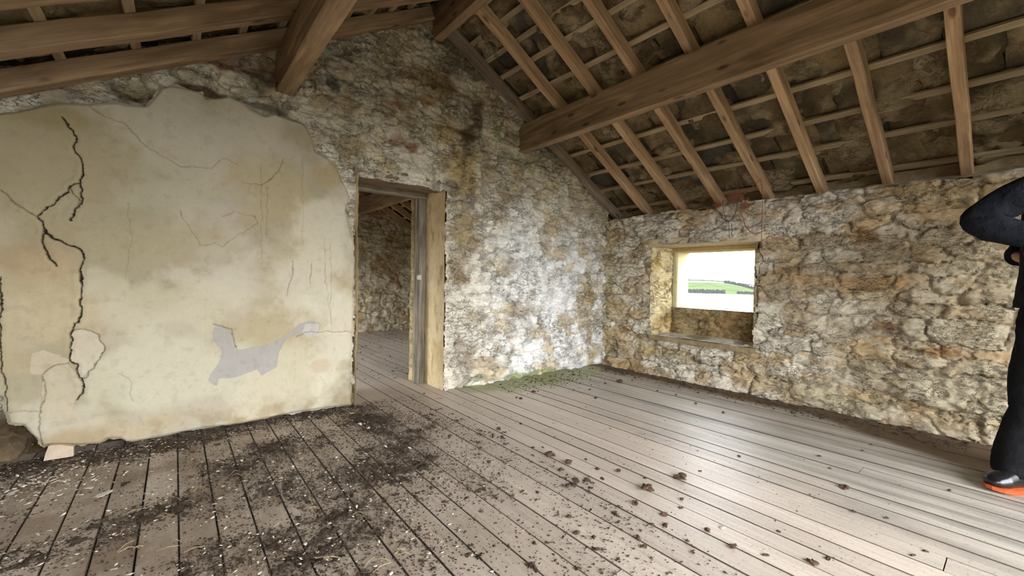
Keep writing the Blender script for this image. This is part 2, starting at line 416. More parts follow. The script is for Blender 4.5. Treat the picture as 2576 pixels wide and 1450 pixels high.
def in_plaster(U, V):
    wu = (fbm(U, V, 22, 3, 5)-.5)*.03; wv = (fbm(U, V, 22, 3, 6)-.5)*.03
    return in_poly(U+wu, V+wv, PLP)
def plaster_margin(U, V):
    d = seg_dist(U, V, PLP+[PLP[0]]); return in_poly(U, V, PLP) & (d > .05)

def gable_keep(U, V):
    k = V < roof_z(U, .17)
    door = (U > door_edge_l(V)) & (U < door_edge_r(V)) & (V < 1.768+(fbm(U, V*0, 8, 3, 12)-.5)*.02)
    return k & ~door & ~plaster_margin(U, V)
def gable_col(U, V, idc, rc, E, prof):
    big = fbm(U, V, 1.6, 4, 30); med = fbm(U, V, 6, 4, 31)
    stone = mix(STN*np.ones(U.shape+(3,)), OCH, rc[idc, 0]); stone = mix(stone, lin(176, 166, 150), (rc[idc, 1] > .7)*.7)
    wash = mix(WASH*np.ones(U.shape+(3,)), WASHB, sstep(1.9, 2.9, U+.0*V)*(1-sstep(1.2, 1.9, V)))  # whiter low on the right: whitewash plus window light put into the colour
    hi = sstep(1.5, 2.7, V+.25*(U-2.0))                    # coat is thin and dirty high up the gable
    expo = np.clip(sstep(.50, .72, med+.25*(rc[idc, 2]-.5)+.13*hi), 0, 1)*(.55+.45*prof)
    C = mix(wash, stone, expo*.8)
    C = mix(C, lin(186, 172, 142), hi*.35)
    C = mix(C, lin(138, 122, 98), sstep(.48, .68, big)*hi*.4)
    C = mix(C, lin(150, 128, 92), (1-sstep(.02, .2, E))*.45)
    # bands of soot and run-off
    col = np.exp(-((U-2.0-.06*np.sin(V*4))/.16)**2)
    C = mix(C, lin(98, 80, 56), col*sstep(.42, .62, fbm(U*2.5, V, 5, 4, 35))*sstep(1.2, 1.8, V)*.6)
    C = mix(C, lin(110, 84, 60), np.exp(-((U-2.02)/.13)**2)*(1-sstep(1.0, 1.7, V))*.35*sstep(.4, .6, med))
    C = spots(U, V, C, [((1150,430),.22,.30,lin(198,170,112),.55),((1130,330),.16,.12,lin(192,162,104),.45),((1090,200),.22,.12,lin(120,92,50),.7),
        ((1190,170),.20,.10,lin(84,72,52),.7),((1200,300),.10,.22,lin(84,62,36),.8),((1180,340),.1,.1,lin(90,58,26),.7),
        ((1010,268),.11,.035,RUST,.6),((1075,250),.10,.04,lin(140,98,40),.7),((1000,355),.07,.05,RUST,.6),((1035,372),.06,.04,lin(130,76,36),.8),((985,190),.08,.05,lin(150,140,110),.8),
        ((850,200),.16,.06,lin(160,158,146),.6),((850,130),.12,.05,lin(150,156,140),.7),((845,205),.05,.06,lin(110,110,104),.8),
        ((1245,335),.07,.10,lin(150,170,96),.7),((1290,350),.10,.08,lin(150,140,110),.5),((1100,100),.12,.06,lin(70,62,48),.7),((1130,470),.10,.08,lin(110,98,80),.6),
        ((600,165),.22,.07,lin(140,100,76),.6),((540,150),.10,.04,lin(124,80,58),.5),((640,185),.10,.05,lin(124,80,58),.5),((330,240),.10,.06,lin(92,62,36),1),((360,230),.10,.05,lin(110,84,52),.9),((520,232),.16,.035,lin(104,74,42),.9),
        ((660,205),.06,.08,lin(120,112,96),.7),((470,185),.09,.05,lin(200,192,165),.7),((650,265),.16,.03,lin(105,98,84),.8),((300,205),.16,.05,lin(196,190,160),.7),((180,225),.2,.04,lin(176,170,150),.7),
        ((1340,420),.16,.10,lin(206,196,150),.6),((1300,600),.25,.4,WASHB,.5),((1380,760),.35,.35,WASHB,.7),((1300,800),.2,.2,lin(150,135,120),.35),  # the whitest patches also carry painted window light
        ((1170,900),.12,.25,lin(150,138,128),.5),((1330,940),.45,.05,GREEN,.75),((1200,950),.14,.05,lin(120,122,72),.6),((1480,760),.12,.6,lin(190,168,110),.5),((1480,890),.12,.1,lin(190,170,112),.6),
        ((1160,560),.14,.2,lin(160,140,92),.5)], 1, GY)
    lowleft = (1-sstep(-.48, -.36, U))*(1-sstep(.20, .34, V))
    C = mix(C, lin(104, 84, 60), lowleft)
    C = mix(C, lin(62, 46, 32), (1-sstep(.0, .16, V))*(1-sstep(1.0, 1.12, U))*(1-lowleft))  # shade of the hollow below the plaster, put into the stone colour
    return C
def gable_extra(U, V):
    r = -.03*(U < 1.1)*1.0
    r = r + .10*np.exp(-((V-.10)/.10)**2)*sstep(1.9, 2.1, U)*.35
    r = r - .09*(1-sstep(.0, .14, V))*(1-sstep(1.0, 1.1, U))          # hollow under the plaster
    r = r - .06*(1-sstep(-.50, -.36, U))*(1-sstep(.16, .30, V))
    r = r + .05*(1-sstep(-.1, .12, np.abs(U-3.95)))*0
    return r
# solid core behind the face (one structural mesh)
core = MB()
zt = lambda x: roof_z(x, .20)
core.prism([(-.95, -.02), (1.06, -.02), (1.06, float(zt(1.06))), (-.95, float(zt(-.95)))], GY+.17, GY+.52)
core.prism([(1.06, 1.80), (1.885, 1.80), (1.885, float(zt(1.885))), (1.697, float(zt(1.697))), (1.06, float(zt(1.06)))], GY+.06, GY+.52)
core.prism([(1.885, -.02), (4.4, -.02), (4.4, float(zt(4.4))), (1.885, float(zt(1.885)))], GY+.06, GY+.52)
M_CORE = plain_mat('wall_core', tuple(lin(150, 132, 100)), rough=1, nscale=12, amt=.4, bump=.8, bdist=.02)
gable = core.build('wall_back', M_CORE); tag(gable, 'rubble gable wall with doorway, half of it still plastered', kind='structure')
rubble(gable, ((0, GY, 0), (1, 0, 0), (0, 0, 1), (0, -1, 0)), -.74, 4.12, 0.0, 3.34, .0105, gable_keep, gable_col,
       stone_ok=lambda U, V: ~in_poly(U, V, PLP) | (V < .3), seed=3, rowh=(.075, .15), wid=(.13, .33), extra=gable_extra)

# ---------------- plaster sheet
def pxl(lst, ax=1, val=GY-.03): return [(hit(p, ax, val)[0], hit(p, ax, val)[2]) for p in lst]
CR = [(1.0, .0045, [(157,296),(165,310),(179,325.5),(192,344),(190,362),(188,384),(196,391),(205,399),(208,418),(212,439),(203,453.5),(206,478),(206.6,501),(190,527),(183,541),(177,556)]),
 (1.0, .0050, [(199,461),(186,466),(174,472),(172,484),(146,497),(132,514),(113,527),(104,538),(96,547),(104,560),(110,574),(113,585),(106,598),(106,611),(121,636),(126,651),(144,669)]),
 (1.0, .0055, [(113,585),(128,595),(146,603.5),(170,614),(194,623.6),(206,630),(212,640),(209,660),(203,680),(206,716),(204,760),(202.5,798),(196,810),(186,813),(183,830),(179,848.5),(177,880),(174,909),(182,914),(190,917),(194,926),(195,938),(204,954),(211.5,974),(205,990),(190,1006)]),
 (.5, .0024, [(107.5,942),(120,930),(136,920),(172,915)]), (.5, .0024, [(106,945),(109,965),(113,988),(108,1010),(102,1038),(95,1063.6),(104,1092),(106,1125)]),
 (.52, .0028, [(263.5,881),(250,905),(233,927),(215,948),(204,954)]), (.45, .0024, [(263.5,881),(255,860),(247,841),(229,834),(205,828),(186,830.6)]),
 (.6, .003, [(3,700),(5,881),(7,945),(14,977.5),(14,1038)]),
 (.35, .0022, [(222,268),(262,292),(315,312),(332,330),(354,360),(385,380),(420,400),(452,418),(490,420),(530,424),(545,410),(560,398),(575,403),(592,414)]),
 (.35, .0022, [(610,459),(630,463),(655,466),(675,455),(690,440),(705,420),(712,400)]),
 (.3, .002, [(450,530),(505,620),(540,610),(560,622),(600,590),(648,565),(640,545),(585,532),(560,545)]),
 (.5, .003, [(0,478),(40,515),(70,530),(96,547)]), (.5, .0025, [(174,472),(200,500),(190,520)]),
 (.45, .0025, [(733,655),(735,690),(728,720),(722,745)]), (.4, .002, [(785,660),(782,700),(783,715)]),
 (.45, .0025, [(536,818),(545,817),(580,830),(585,850),(594,880)]), (.45, .0025, [(745,850),(770,838),(800,835),(860,835),(889,838)]),
 (.3, .002, [(104,1038),(60,1035),(20,1040)]), (.25, .0018, [(298,940),(318,950),(330,965),(325,985),(333,1010)]), (.2, .0018, [(320,510),(330,600),(315,700)]),
 (.25, .0015, [(657,420),(657,560),(656,650)]), (.25, .0015, [(672,470),(670,600)]), (.25, .0015, [(816,600),(818,700),(833,800),(835,830)]), (.25, .0015, [(830,610),(833,720),(832,820)]), (.2, .0015, [(760,400),(760,600)])]
PAT = [(lin(168,162,158), .004, [(524,956),(528,944),(551,912),(558,885),(535,858),(535,835),(544,817),(580,830),(594,880),(610,880),(678,867),(715,848),(751,817),(778,808),(806,817),(799,840),(778,844),(742,840),(715,858),(703,885),(694,926),(656,946),(647,930),(592,949),(551,953),(546,972),(524,962)]),
 (lin(200,187,163), .006, [(186,833),(205,829),(229,834),(247,841),(263.5,881),(233,927),(204,954),(195,938),(190,917),(176,909),(179,850)]),
 (lin(190,174,146), .002, [(80,890),(110,880),(150,890),(172,905),(172,914),(136,920),(107,942),(78,940)]),
 (lin(196,188,180), .002, [(770,815),(806,815),(800,846),(770,846),(762,835)]),
 (lin(190,176,148), .002, [(107,945),(136,922),(172,916),(192,940),(205,958),(210,974),(190,1006),(180,1055),(100,1060),(108,1010)])]
pres = .0033
us = np.arange(-.80, 1.16, pres); vs = np.arange(0.02, 2.26, pres); U, V = np.meshgrid(us, vs)
inn = in_plaster(U, V); ed = seg_dist(U, V, PLP+[PLP[0]])
H = (fbm(U, V, 1.3, 4, 50)-.5)*.05+(fbm(U, V, 9, 5, 51)-.5)*.010+(fbm(U, V*.4, 40, 3, 52)-.5)*.0026*sstep(.3, .7, fbm(U, V, 2, 3, 53))
H -= .016*(1-sstep(0, .022, ed))                                   # edges rounded off
BRN = lin(166, 154, 124)
C = BRN*np.ones(U.shape+(3,))
C = mix(C, lin(186, 174, 150), sstep(.42, .62, fbm(U, V, 2.0, 4, 60)))
C = mix(C, lin(180, 162, 120), sstep(.50, .70, fbm(U, V, 1.7, 5, 61))*.7)
C = spots(U, V, C, [((550,330),.45,.25,lin(186,176,154),.8),((250,430),.5,.25,lin(178,169,142),.6),((100,400),.3,.5,lin(166,149,112),.75),((180,300),.25,.07,lin(152,137,94),.8),((430,600),.4,.2,lin(174,159,123),.7),
    ((700,480),.25,.3,lin(180,163,123),.75),((850,440),.16,.1,lin(172,151,108),.8),((100,650),.18,.12,lin(172,143,108),.7),((800,650),.3,.4,lin(210,201,177),.7),((850,850),.25,.5,lin(213,204,181),.75),
    ((600,700),.3,.16,lin(203,193,174),.6),((450,760),.6,.2,lin(202,193,162),.6),((420,950),.5,.3,lin(202,196,168),.7),((700,960),.4,.25,lin(208,198,169),.7),((560,540),.12,.1,lin(183,173,153),.6),
    ((100,780),.3,.3,lin(186,165,123),.6),((300,1080),.4,.08,lin(186,166,127),.6),((810,920),.08,.05,lin(189,162,124),.5),((140,1050),.2,.1,lin(202,193,172),.5)], 1, GY-.03, seed=80)
for c_, dd, pl in PAT:
    q = pxl(pl); wob = (fbm(U, V, 30, 2, 9)-.5)*.012; ins = in_poly(U+wob, V+wob, q); C = mix(C, c_, ins*.85); H -= dd*ins
C = mix(C, lin(120, 96, 60), sstep(.62, .74, fbm(U, V, 26, 4, 64))*.12)
C = mix(C, lin(150, 122, 78), (1-sstep(0, .10, V-.08))*.4*sstep(.4, .6, fbm(U, V, 12, 3, 66)))
wobu = (fbm(U, V, 24, 5, 70, .62)-.5)*.026; wobv = (fbm(U, V, 24, 5, 71, .62)-.5)*.026
for dep, w, pl in CR:
    d = seg_dist(U+wobu, V+wobv, pxl(pl)); w2 = w*.34*(.4+1.0*fbm(U, V, 6, 2, 72))
    t = 1-sstep(w2*.8, w2+.0030, d)
    H -= .022*dep*t; C = mix(C, lin(44, 32, 20), t*(1.0 if dep > .55 else dep*.8))
    H += .0035*dep*np.exp(-((d-.02)/.012)**2)
K = inn
idx = np.arange(U.size).reshape(U.shape)
kq = K[:-1, :-1] & K[1:, :-1] & K[:-1, 1:] & K[1:, 1:]
C = C*.93; C = C*.86+C.mean(-1, keepdims=True)*.14
Q = np.stack([idx[:-1, :-1], idx[:-1, 1:], idx[1:, 1:], idx[1:, :-1]], -1)[kq]
PP = np.stack([U, GY-.035-H, V], -1).reshape(-1, 3); CC = C.reshape(-1, 3)
# thickness: skirt from the broken edge back to the stone
edges = np.concatenate([Q[:, [0, 1]], Q[:, [1, 2]], Q[:, [2, 3]], Q[:, [3, 0]]]); key = {}
es = np.sort(edges, 1); uq, first, cn = np.unique(es, axis=0, return_index=True, return_counts=True); be = edges[first[cn == 1]]
n0 = len(PP); bv = np.unique(be); back = PP[bv].copy(); back[:, 1] += .07
mp_ = np.full(n0, -1); mp_[bv] = n0+np.arange(len(bv))
SK = np.stack([be[:, 1], be[:, 0], mp_[be[:, 0]], mp_[be[:, 1]]], -1)
PP2 = np.concatenate([PP, back]); CC2 = np.concatenate([CC, CC[bv]*.0+lin(196, 184, 150)])
pl_ob = mesh_np('plaster', PP2, np.concatenate([Q, SK]), M_PLAST, gable, CC2)
pl_ob['label'] = 'large sheet of cracked yellowish lime plaster left of the doorway'
# chip of plaster leaning at the foot, bottom left
q = pxl([(124,1120),(150,1117),(186,1122),(186,1146),(150,1152),(111,1158),(116,1140)], val=GY-.06)
mb = MB(); mb.add([(x, GY-.075, z) for x, z in q]+[(x, GY-.045, z) for x, z in q], [tuple(range(len(q)))[::-1], tuple(range(len(q), 2*len(q)))]+[(i, (i+1) % len(q), (i+1) % len(q)+len(q), i+len(q)) for i in range(len(q))])
mb.build('plaster_piece', plain_mat('pinkish_plaster', tuple(lin(196, 176, 154)), rough=.9, nscale=20, amt=.2), gable)

# ---------------- doorway: reveals, frame, lintel
M_CREAMR = masonry_mat('cream_reveal_plaster', crack=.25, speck=.45, bump=.3, scale=(1, 1, .5))
def patch(name, p00, p10, p01, res, colf, mat, parent, amp=.006, seed=0, wob=0.0, extra=None):
    p00, p10, p01 = [np.array(p, float) for p in (p00, p10, p01)]
    lu = np.linalg.norm(p10-p00); lv = np.linalg.norm(p01-p00); nu = max(2, int(lu/res)); nv = max(2, int(lv/res))
    a, b_ = np.meshgrid(np.linspace(0, 1, nu), np.linspace(0, 1, nv)); U, V = a*lu, b_*lv
    n = np.cross(p10-p00, p01-p00); n = n/np.linalg.norm(n)
    H = (fbm(U, V, 5, 4, seed)-.5)*2*amp+(fbm(U, V, 25, 3, seed+1)-.5)*amp
    if extra is not None: H = H+extra(U, V)
    P = p00+a[..., None]*(p10-p00)+b_[..., None]*(p01-p00)+H[..., None]*n
    idx = np.arange(U.size).reshape(U.shape); Q = np.stack([idx[:-1, :-1], idx[:-1, 1:], idx[1:, 1:], idx[1:, :-1]], -1).reshape(-1, 4)
    return mesh_np(name, P.reshape(-1, 3), Q, mat, parent, colf(U, V).reshape(-1, 3))
def cream(U, V):
    C = lin(234, 214, 174)*np.ones(U.shape+(3,)); C = mix(C, lin(208, 180, 132), sstep(.45, .65, fbm(U, V, 3, 4, 90))*.6)
    return mix(C, lin(120, 86, 50), sstep(.62, .80, fbm(U, V*.4, 18, 5, 91))*.5)
patch('reveal', (1.858, GY-.01, -.01), (1.868, GY+.38, -.01), (1.845, GY-.01, 1.80), .02, cream, M_CREAMR, gable, .006, 5)
patch('reveal', (1.075, GY+.56, -.01), (1.088, GY-.03, -.01), (1.075, GY+.56, 1.80), .02, cream, M_CREAMR, gable, .012, 7)
patch('reveal', (1.885, GY+.37, -.01), (1.80, GY+.56, -.01), (1.885, GY+.37, 1.80), .02, lambda U, V: mix(cream(U, V), lin(196, 176, 120), .5+0*U), M_RUB, gable, .02, 8)
# doorway timber lintels (soffit)
def beam(name, p0, p1, w, h, mat, parent=None, up=(0, 0, 1), seg=8, wob=.002, bev=.004, shift=(0, 0)):
    """timber from p0 to p1 (centre of section), width w, depth h along 'up'; own X axis is its length"""
    p0, p1 = Vector(p0), Vector(p1); X = (p1-p0); L = X.length; X.normalize()
    Z = Vector(up); Y = Z.cross(X).normalized(); Z = X.cross(Y).normalized()
    sec = [(-w/2+bev, -h/2), (w/2-bev, -h/2), (w/2, -h/2+bev), (w/2, h/2-bev), (w/2-bev, h/2), (-w/2+bev, h/2), (-w/2, h/2-bev), (-w/2, -h/2+bev)]
    vs = []; fs = []; n = seg+1
    for i in range(n):
        x = -L/2+L*i/seg; dy = random.uniform(-wob, wob); dz = random.uniform(-wob, wob)
        if i in (0, n-1): dy = dz = 0
        vs += [(x, y+dy, z+dz) for y, z in sec]
    for i in range(n-1):
        for j in range(8): fs.append((i*8+j, i*8+(j+1) % 8, (i+1)*8+(j+1) % 8, (i+1)*8+j))
    fs += [tuple(range(7, -1, -1)), tuple(range((n-1)*8, n*8))]
    me = bpy.data.meshes.new(name); me.from_pydata(vs, [], fs); me.update()
    import bmesh
    bm = bmesh.new(); bm.from_mesh(me); bmesh.ops.recalc_face_normals(bm, faces=bm.faces); bm.to_mesh(me); bm.free()
    me.materials.append(mat)
    o = bpy.data.objects.new(name, me); COL.objects.link(o)
    c = (p0+p1)/2
    M = Matrix(((X[0], Y[0], Z[0], c[0]), (X[1], Y[1], Z[1], c[1]), (X[2], Y[2], Z[2], c[2]), (0, 0, 0, 1)))
    o.matrix_world = M; o.matrix_basis = M; WORLD[o.name] = M
    if parent is not None: attach(o, parent)
    return o
beam('lintel', (1.065, GY+.09, 1.832), (1.98, GY+.09, 1.828), .16, .10, M_OLDW, gable, bev=.01)
beam('lintel', (1.065, GY+.26, 1.842), (1.98, GY+.26, 1.842), .17, .09, M_OLDW, gable, bev=.01)
beam('lintel', (1.065, GY+.47, 1.832), (1.98, GY+.47, 1.832), .16, .09, M_OLDW, gable, bev=.01)
frame = empty('door_1', (1.45, GY+.37, 0)); tag(frame, 'weathered flaking timber door frame without a door in the gable doorway', kind='structure')
beam('frame_head', (1.08, GY+.37, 1.795), (1.86, GY+.37, 1.795), .09, .10, M_FRAME, frame)
beam('frame_post', (1.812, GY+.385, 0.0), (1.812, GY+.385, 1.745), .09, .075, M_FRAME, frame, up=(1, 0, 0), seg=14, wob=.003)
beam('frame_post', (1.118, GY+.37, 0.0), (1.118, GY+.37, 1.745), .09, .07, M_FRAME, frame, up=(1, 0, 0), seg=14, wob=.003)
beam('door_stop', (1.772, GY+.405, 0.02), (1.772, GY+.405, 1.745), .03, .014, M_FRAME, frame, up=(1, 0, 0), seg=10, wob=.001)
kp = MB().box((1.765, GY+.325, .985), (1.80, GY+.345, 1.03)); kp.box((1.757, GY+.318, .995), (1.775, GY+.337, 1.02))
kp.build('latch_keeper', plain_mat('pale_metal', (.5, .47, .4), rough=.5), frame)

# ---------------- side wall with the window
WY0, WY1, WZ0, WZ1 = 1.525, 2.585, .412, 1.385
def side_keep(U, V):
    k = V < 1.758+(fbm(U, V*0, 3, 4, 18)-.5)*.07
    e0 = WY0+(fbm(U*0+1, V, 9, 4, 15)-.5)*.06; e1 = WY1+(fbm(U*0+5, V, 7, 4, 16)-.5)*.03
    win = (U > e0) & (U < e1) & (V > WZ0+(fbm(U, V*0, 9, 3, 17)-.5)*.03) & (V < WZ1+.012)
    return k & ~win
def side_col(U, V, idc, rc, E, prof):
    big = fbm(U, V, 1.5, 4, 130); med = fbm(U, V*1.6, 5, 5, 131)
    stone = mix(lin(192, 171, 138)*np.ones(U.shape+(3,)), lin(202, 172, 126), rc[idc, 0]*.9); stone = mix(stone, lin(170, 156, 134), (rc[idc, 1] > .75)*.7)
    near = 1-sstep(.2, 1.6, U)
    wash = mix(lin(226, 217, 198)*np.ones(U.shape+(3,)), lin(206, 192, 164), near)
    expo = sstep(.44, .64, med+.22*(rc[idc, 2]-.5)+.04*near)*(.5+.5*prof)
    C = mix(wash, stone, expo*.85)
    C = mix(C, lin(216, 208, 196), sstep(1.25, 1.6, V)*.5*(1-expo))
    C = mix(C, lin(176, 150, 108), sstep(.5, .68, big)*.35)
    C = mix(C, lin(140, 112, 76), (1-sstep(.02, .2, E))*.35)
    C = spots(U, V, C, [((2165,592),.10,.075,lin(160,124,80),.7),((2180,715),.22,.07,lin(184,142,86),.7),((2000,690),.15,.06,lin(180,146,96),.4),((2230,820),.07,.03,lin(150,108,68),.6),
        ((2370,890),.12,.035,lin(168,122,76),.6),((2390,890),.3,.05,lin(176,136,84),.5),((1575,830),.08,.05,lin(190,150,92),.8),((1755,905),.08,.04,lin(90,74,52),.7),((1800,870),.3,.04,lin(110,110,62),.5),
        ((1530,700),.12,.8,lin(198,180,130),.5),((1560,560),.14,.2,lin(196,180,140),.4),((2450,500),.3,.2,lin(176,150,104),.5),((2100,1000),.3,.1,lin(190,176,136),.6),((1980,970),.25,.1,lin(190,174,140),.5),
        ((1590,920),.4,.05,lin(170,140,90),.6),((1640,880),.3,.08,lin(196,172,120),.6)], 0, SX, seed=150)
    return C
def side_extra(U, V):
    r = -.03*sstep(1.66, 1.78, V)
    w = hit((2045, 985), 0, SX); r = r+.07*np.exp(-(((U-w[1])/.17)**4+((V-w[2])/.07)**4))      # big boulder proud of the wall foot
    r = r-.02*np.exp(-((V-WZ0)/.02)**2)*(np.abs(U-2.05) < .5)
    r = r+.06*(1-sstep(.0, .10, V))*fbm(U, V, 2, 3, 20)
    return r
sc_ = MB()
sc_.box((SX+.06, BACK, -.02), (SX+.52, WY0-.02, 1.70)).box((SX+.06, WY1+.02, -.02), (SX+.52, GY+.52, 1.70))
sc_.box((SX+.06, WY0-.02, -.02), (SX+.52, WY1+.02, WZ0-.03)).box((SX+.06, WY0-.02, 1.43), (SX+.52, WY1+.02, 1.70))
sc_.box((SX+.24, BACK, 1.70), (SX+.52, GY+.52, 1.98))
side = sc_.build('wall_right', M_CORE); tag(side, 'limewashed rubble side wall with a deep small window', kind='structure')
rubble(side, ((SX, 0, 0), (0, 1, 0), (0, 0, 1), (-1, 0, 0)), -1.0, 3.27, 0.0, 1.93, .0105, side_keep, side_col, seed=23, rowh=(.07, .15), wid=(.16, .42), extra=side_extra,
       stone_ok=lambda U, V: U > -.3)

patch('wall_head', (SX+.0, -1.0, 1.735), (SX+.0, GY+.1, 1.735), (SX+.27, -1.0, 1.82), .02, lambda U, V: mix(lin(196, 184, 158)*np.ones(U.shape+(3,)), lin(160, 140, 108), sstep(.4, .65, fbm(U, V, 5, 4, 28))), M_RUB, side, .018, 29)
# window recess: splayed jambs, sill, apron, outer jamb stones
win = empty('window_1', (SX+.2, 2.05, WZ0)); tag(win, 'deep splayed unglazed window opening in the side wall', kind='structure')
def rubcol(c1, c2, s): return lambda U, V, *a: mix(mix(c1*np.ones(U.shape+(3,)), c2, sstep(.42, .62, fbm(U, V, 5, 4, s))), lin(120, 88, 54), sstep(.62, .72, fbm(U, V*1.7, 16, 4, s+1))*.6)
XA = SX+.22                                   # where the apron stands
def rsm(par, p00, ud, vd, lu, lv, c1, c2, s, amp=.8, rowh=(.08, .13), wid=(.12, .25), res=.010, mat=None):
    ud = np.array(ud, float)/np.linalg.norm(ud); vd = np.array(vd, float)/np.linalg.norm(vd); n = np.cross(ud, vd)
    return rubble(par, (p00, ud, vd, n), 0, lu, 0, lv, res, lambda U, V: np.ones(U.shape, bool), rubcol(c1, c2, s), seed=s, rowh=rowh, wid=wid, amp=amp, mat=mat)
# far jamb (seen), near jamb (hidden side), apron, sill, head
rsm(win, (XA+.0, WY1-.115, WZ0-.02), (-(XA-SX)-.0, .125, 0), (0, 0, 1), math.hypot(XA-SX, .12)+.005, 1.0, lin(222, 206, 164), lin(204, 176, 118), 201, .55, rowh=(.10, .2))
rsm(win, (SX-.0, WY0, WZ0-.02), (.22, .10, 0), (0, 0, 1), .25, 1.0, lin(206, 190, 156), lin(180, 150, 104), 205, .5)
rsm(win, (XA, 2.52, WZ0-.02), (0, -1, 0), (0, 0, 1), .98, .345, lin(176, 156, 116), lin(158, 130, 90), 209, .7, rowh=(.09, .15), wid=(.15, .3))
patch('sill', (SX-.02, WY0-.02, WZ0+.018), (SX-.02, WY1+.02, WZ0+.018), (XA+.03, WY0-.02, WZ0+.045), .012, lambda U, V: mix(lin(234, 232, 218)*np.ones(U.shape+(3,)), lin(150, 156, 96), sstep(.55, .7, fbm(U, V, 6, 4, 3))*(U > .5)*.7), M_RUB, win, .007, 33).rotation_euler = (0, 0, 0)
slb = MB().box((SX-.018, WY0-.01, WZ0-.035), (XA+.03, WY1+.01, WZ0+.012)); slb.build('sill_stone', M_CORE, win)
ap = MB().box((XA+.015, WY0+.06, WZ0-.03), (SX+.50, WY1+.0, .728)); ap.build('apron_core', M_CORE, win)
patch('outer_sill', (XA-.01, 1.55, .733), (XA-.01, 2.50, .733), (SX+.52, 1.55, .725), .015, lambda U, V: lin(214, 208, 190)*np.ones(U.shape+(3,)), M_RUB, win, .004, 34)
# outer jamb stones (pale dressed) and the dark check beside them
M_JAMB = masonry_mat('pale_jamb_stone', crack=.15, speck=.5, bump=.3, scale=(1, 1, .6))
def jamb(name, a, b_, c1, par=win):
    x0, y0, z0 = a; x1, y1, z1 = b_
    mbb = MB().box(a, b_); P = np.array(mbb.v); import bmesh
    bm = bmesh.new(); vs = [bm.verts.new(v) for v in mbb.v]; [bm.faces.new([vs[i] for i in f]) for f in mbb.f]
    bmesh.ops.subdivide_edges(bm, edges=bm.edges[:], cuts=7, use_grid_fill=True)
    rs = np.random.RandomState(int(abs(y0)*1000) % 999)
    for v in bm.verts:
        n_ = vnoise(np.array([v.co.x*9+v.co.y*7+50]), np.array([v.co.z*9+v.co.y*5+50]), 3)[0]-.5
        v.co += Vector((n_*.012, n_*.012, 0))
    me = bpy.data.meshes.new(name); bmesh.ops.recalc_face_normals(bm, faces=bm.faces); bm.to_mesh(me); bm.free()
    a_ = me.color_attributes.new('Col', 'FLOAT_COLOR', 'POINT'); cc = np.ones((len(me.vertices), 4), np.float32); cc[:, :3] = c1; a_.data.foreach_set('color', cc.ravel())
    me.polygons.foreach_set('use_smooth', np.ones(len(me.polygons), bool)); me.materials.append(M_JAMB)
    o = bpy.data.objects.new(name, me); COL.objects.link(o); attach(o, par); return o
jamb('jamb_stone', (XA+.04, 2.435, .72), (SX+.50, 2.66, 1.42), lin(216, 204, 160))
jamb('jamb_stone', (XA+.0, 2.485, .70), (XA+.05, 2.66, 1.42), lin(120, 104, 72))
jamb('jamb_stone', (XA+.04, 1.40, .72), (SX+.50, 1.645, 1.42), lin(206, 192, 150))
jamb('lintel', (XA-.02, 1.42, 1.345), (SX+.52, 2.70, 1.46), lin(178, 156, 112))
jamb('lintel', (SX-.005, 1.44, 1.388), (XA-.01, 2.72, 1.475), lin(196, 180, 150))

# ---------------- left wall sliver and wall heads
lw = MB().box((LX-.5, -.2, -.02), (LX-.06, GY+.52, 1.95)).build('wall_left', M_CORE); tag(lw, 'limewashed rubble left side wall', kind='structure')
rubble(lw, ((LX, 0, 0), (0, 1, 0), (0, 0, 1), (1, 0, 0)), 1.3, 3.27, 0, 1.9, .02, lambda U, V: V < 2, lambda U, V, *a: WASHB*np.ones(U.shape+(3,)), seed=61, amp=.35)

# ---------------- floor
fl = MB().box((-1.0, BACK, -.16), (4.15, 7.7, -.05)).build('floor', M_VOID); tag(fl, 'boarded loft floor', kind='structure')
seams = []; x = -.705
known = [1.404, 1.533, 1.654, 1.768, 1.88, 1.99, 2.111, 2.233, 2.351, 2.485]
xs_ = [-.226-.1195*k for k in range(4, 0, -1)]+[-.226]
xs_ += [-.226+.1197*k for k in range(1, 14)]
xs_ = [v for v in xs_ if v < 1.32]+known+[2.485+.1197*k for k in range(1, 15)]
rs = random.Random(4)
for a, b_ in zip(xs_[:-1], xs_[1:]):
    if a > 4.12: break
    ys = [BACK]; y = BACK+rs.uniform(1.5, 6.5)
    while y < 7.0: ys.append(y); y += rs.uniform(4.8, 6.5)
    ys.append(7.6); g = rs.uniform(.0035, .0052)
    for y0, y1 in zip(ys[:-1], ys[1:]):
        zz = rs.uniform(-.0025, .0015)
        beam('floorboard', ((a+b_)/2, y0+.002, -.0125+zz), ((a+b_)/2, y1-.002, -.0125+zz), b_-a-g, .025, M_FLOOR, fl, seg=6, wob=.0008, bev=.0008)

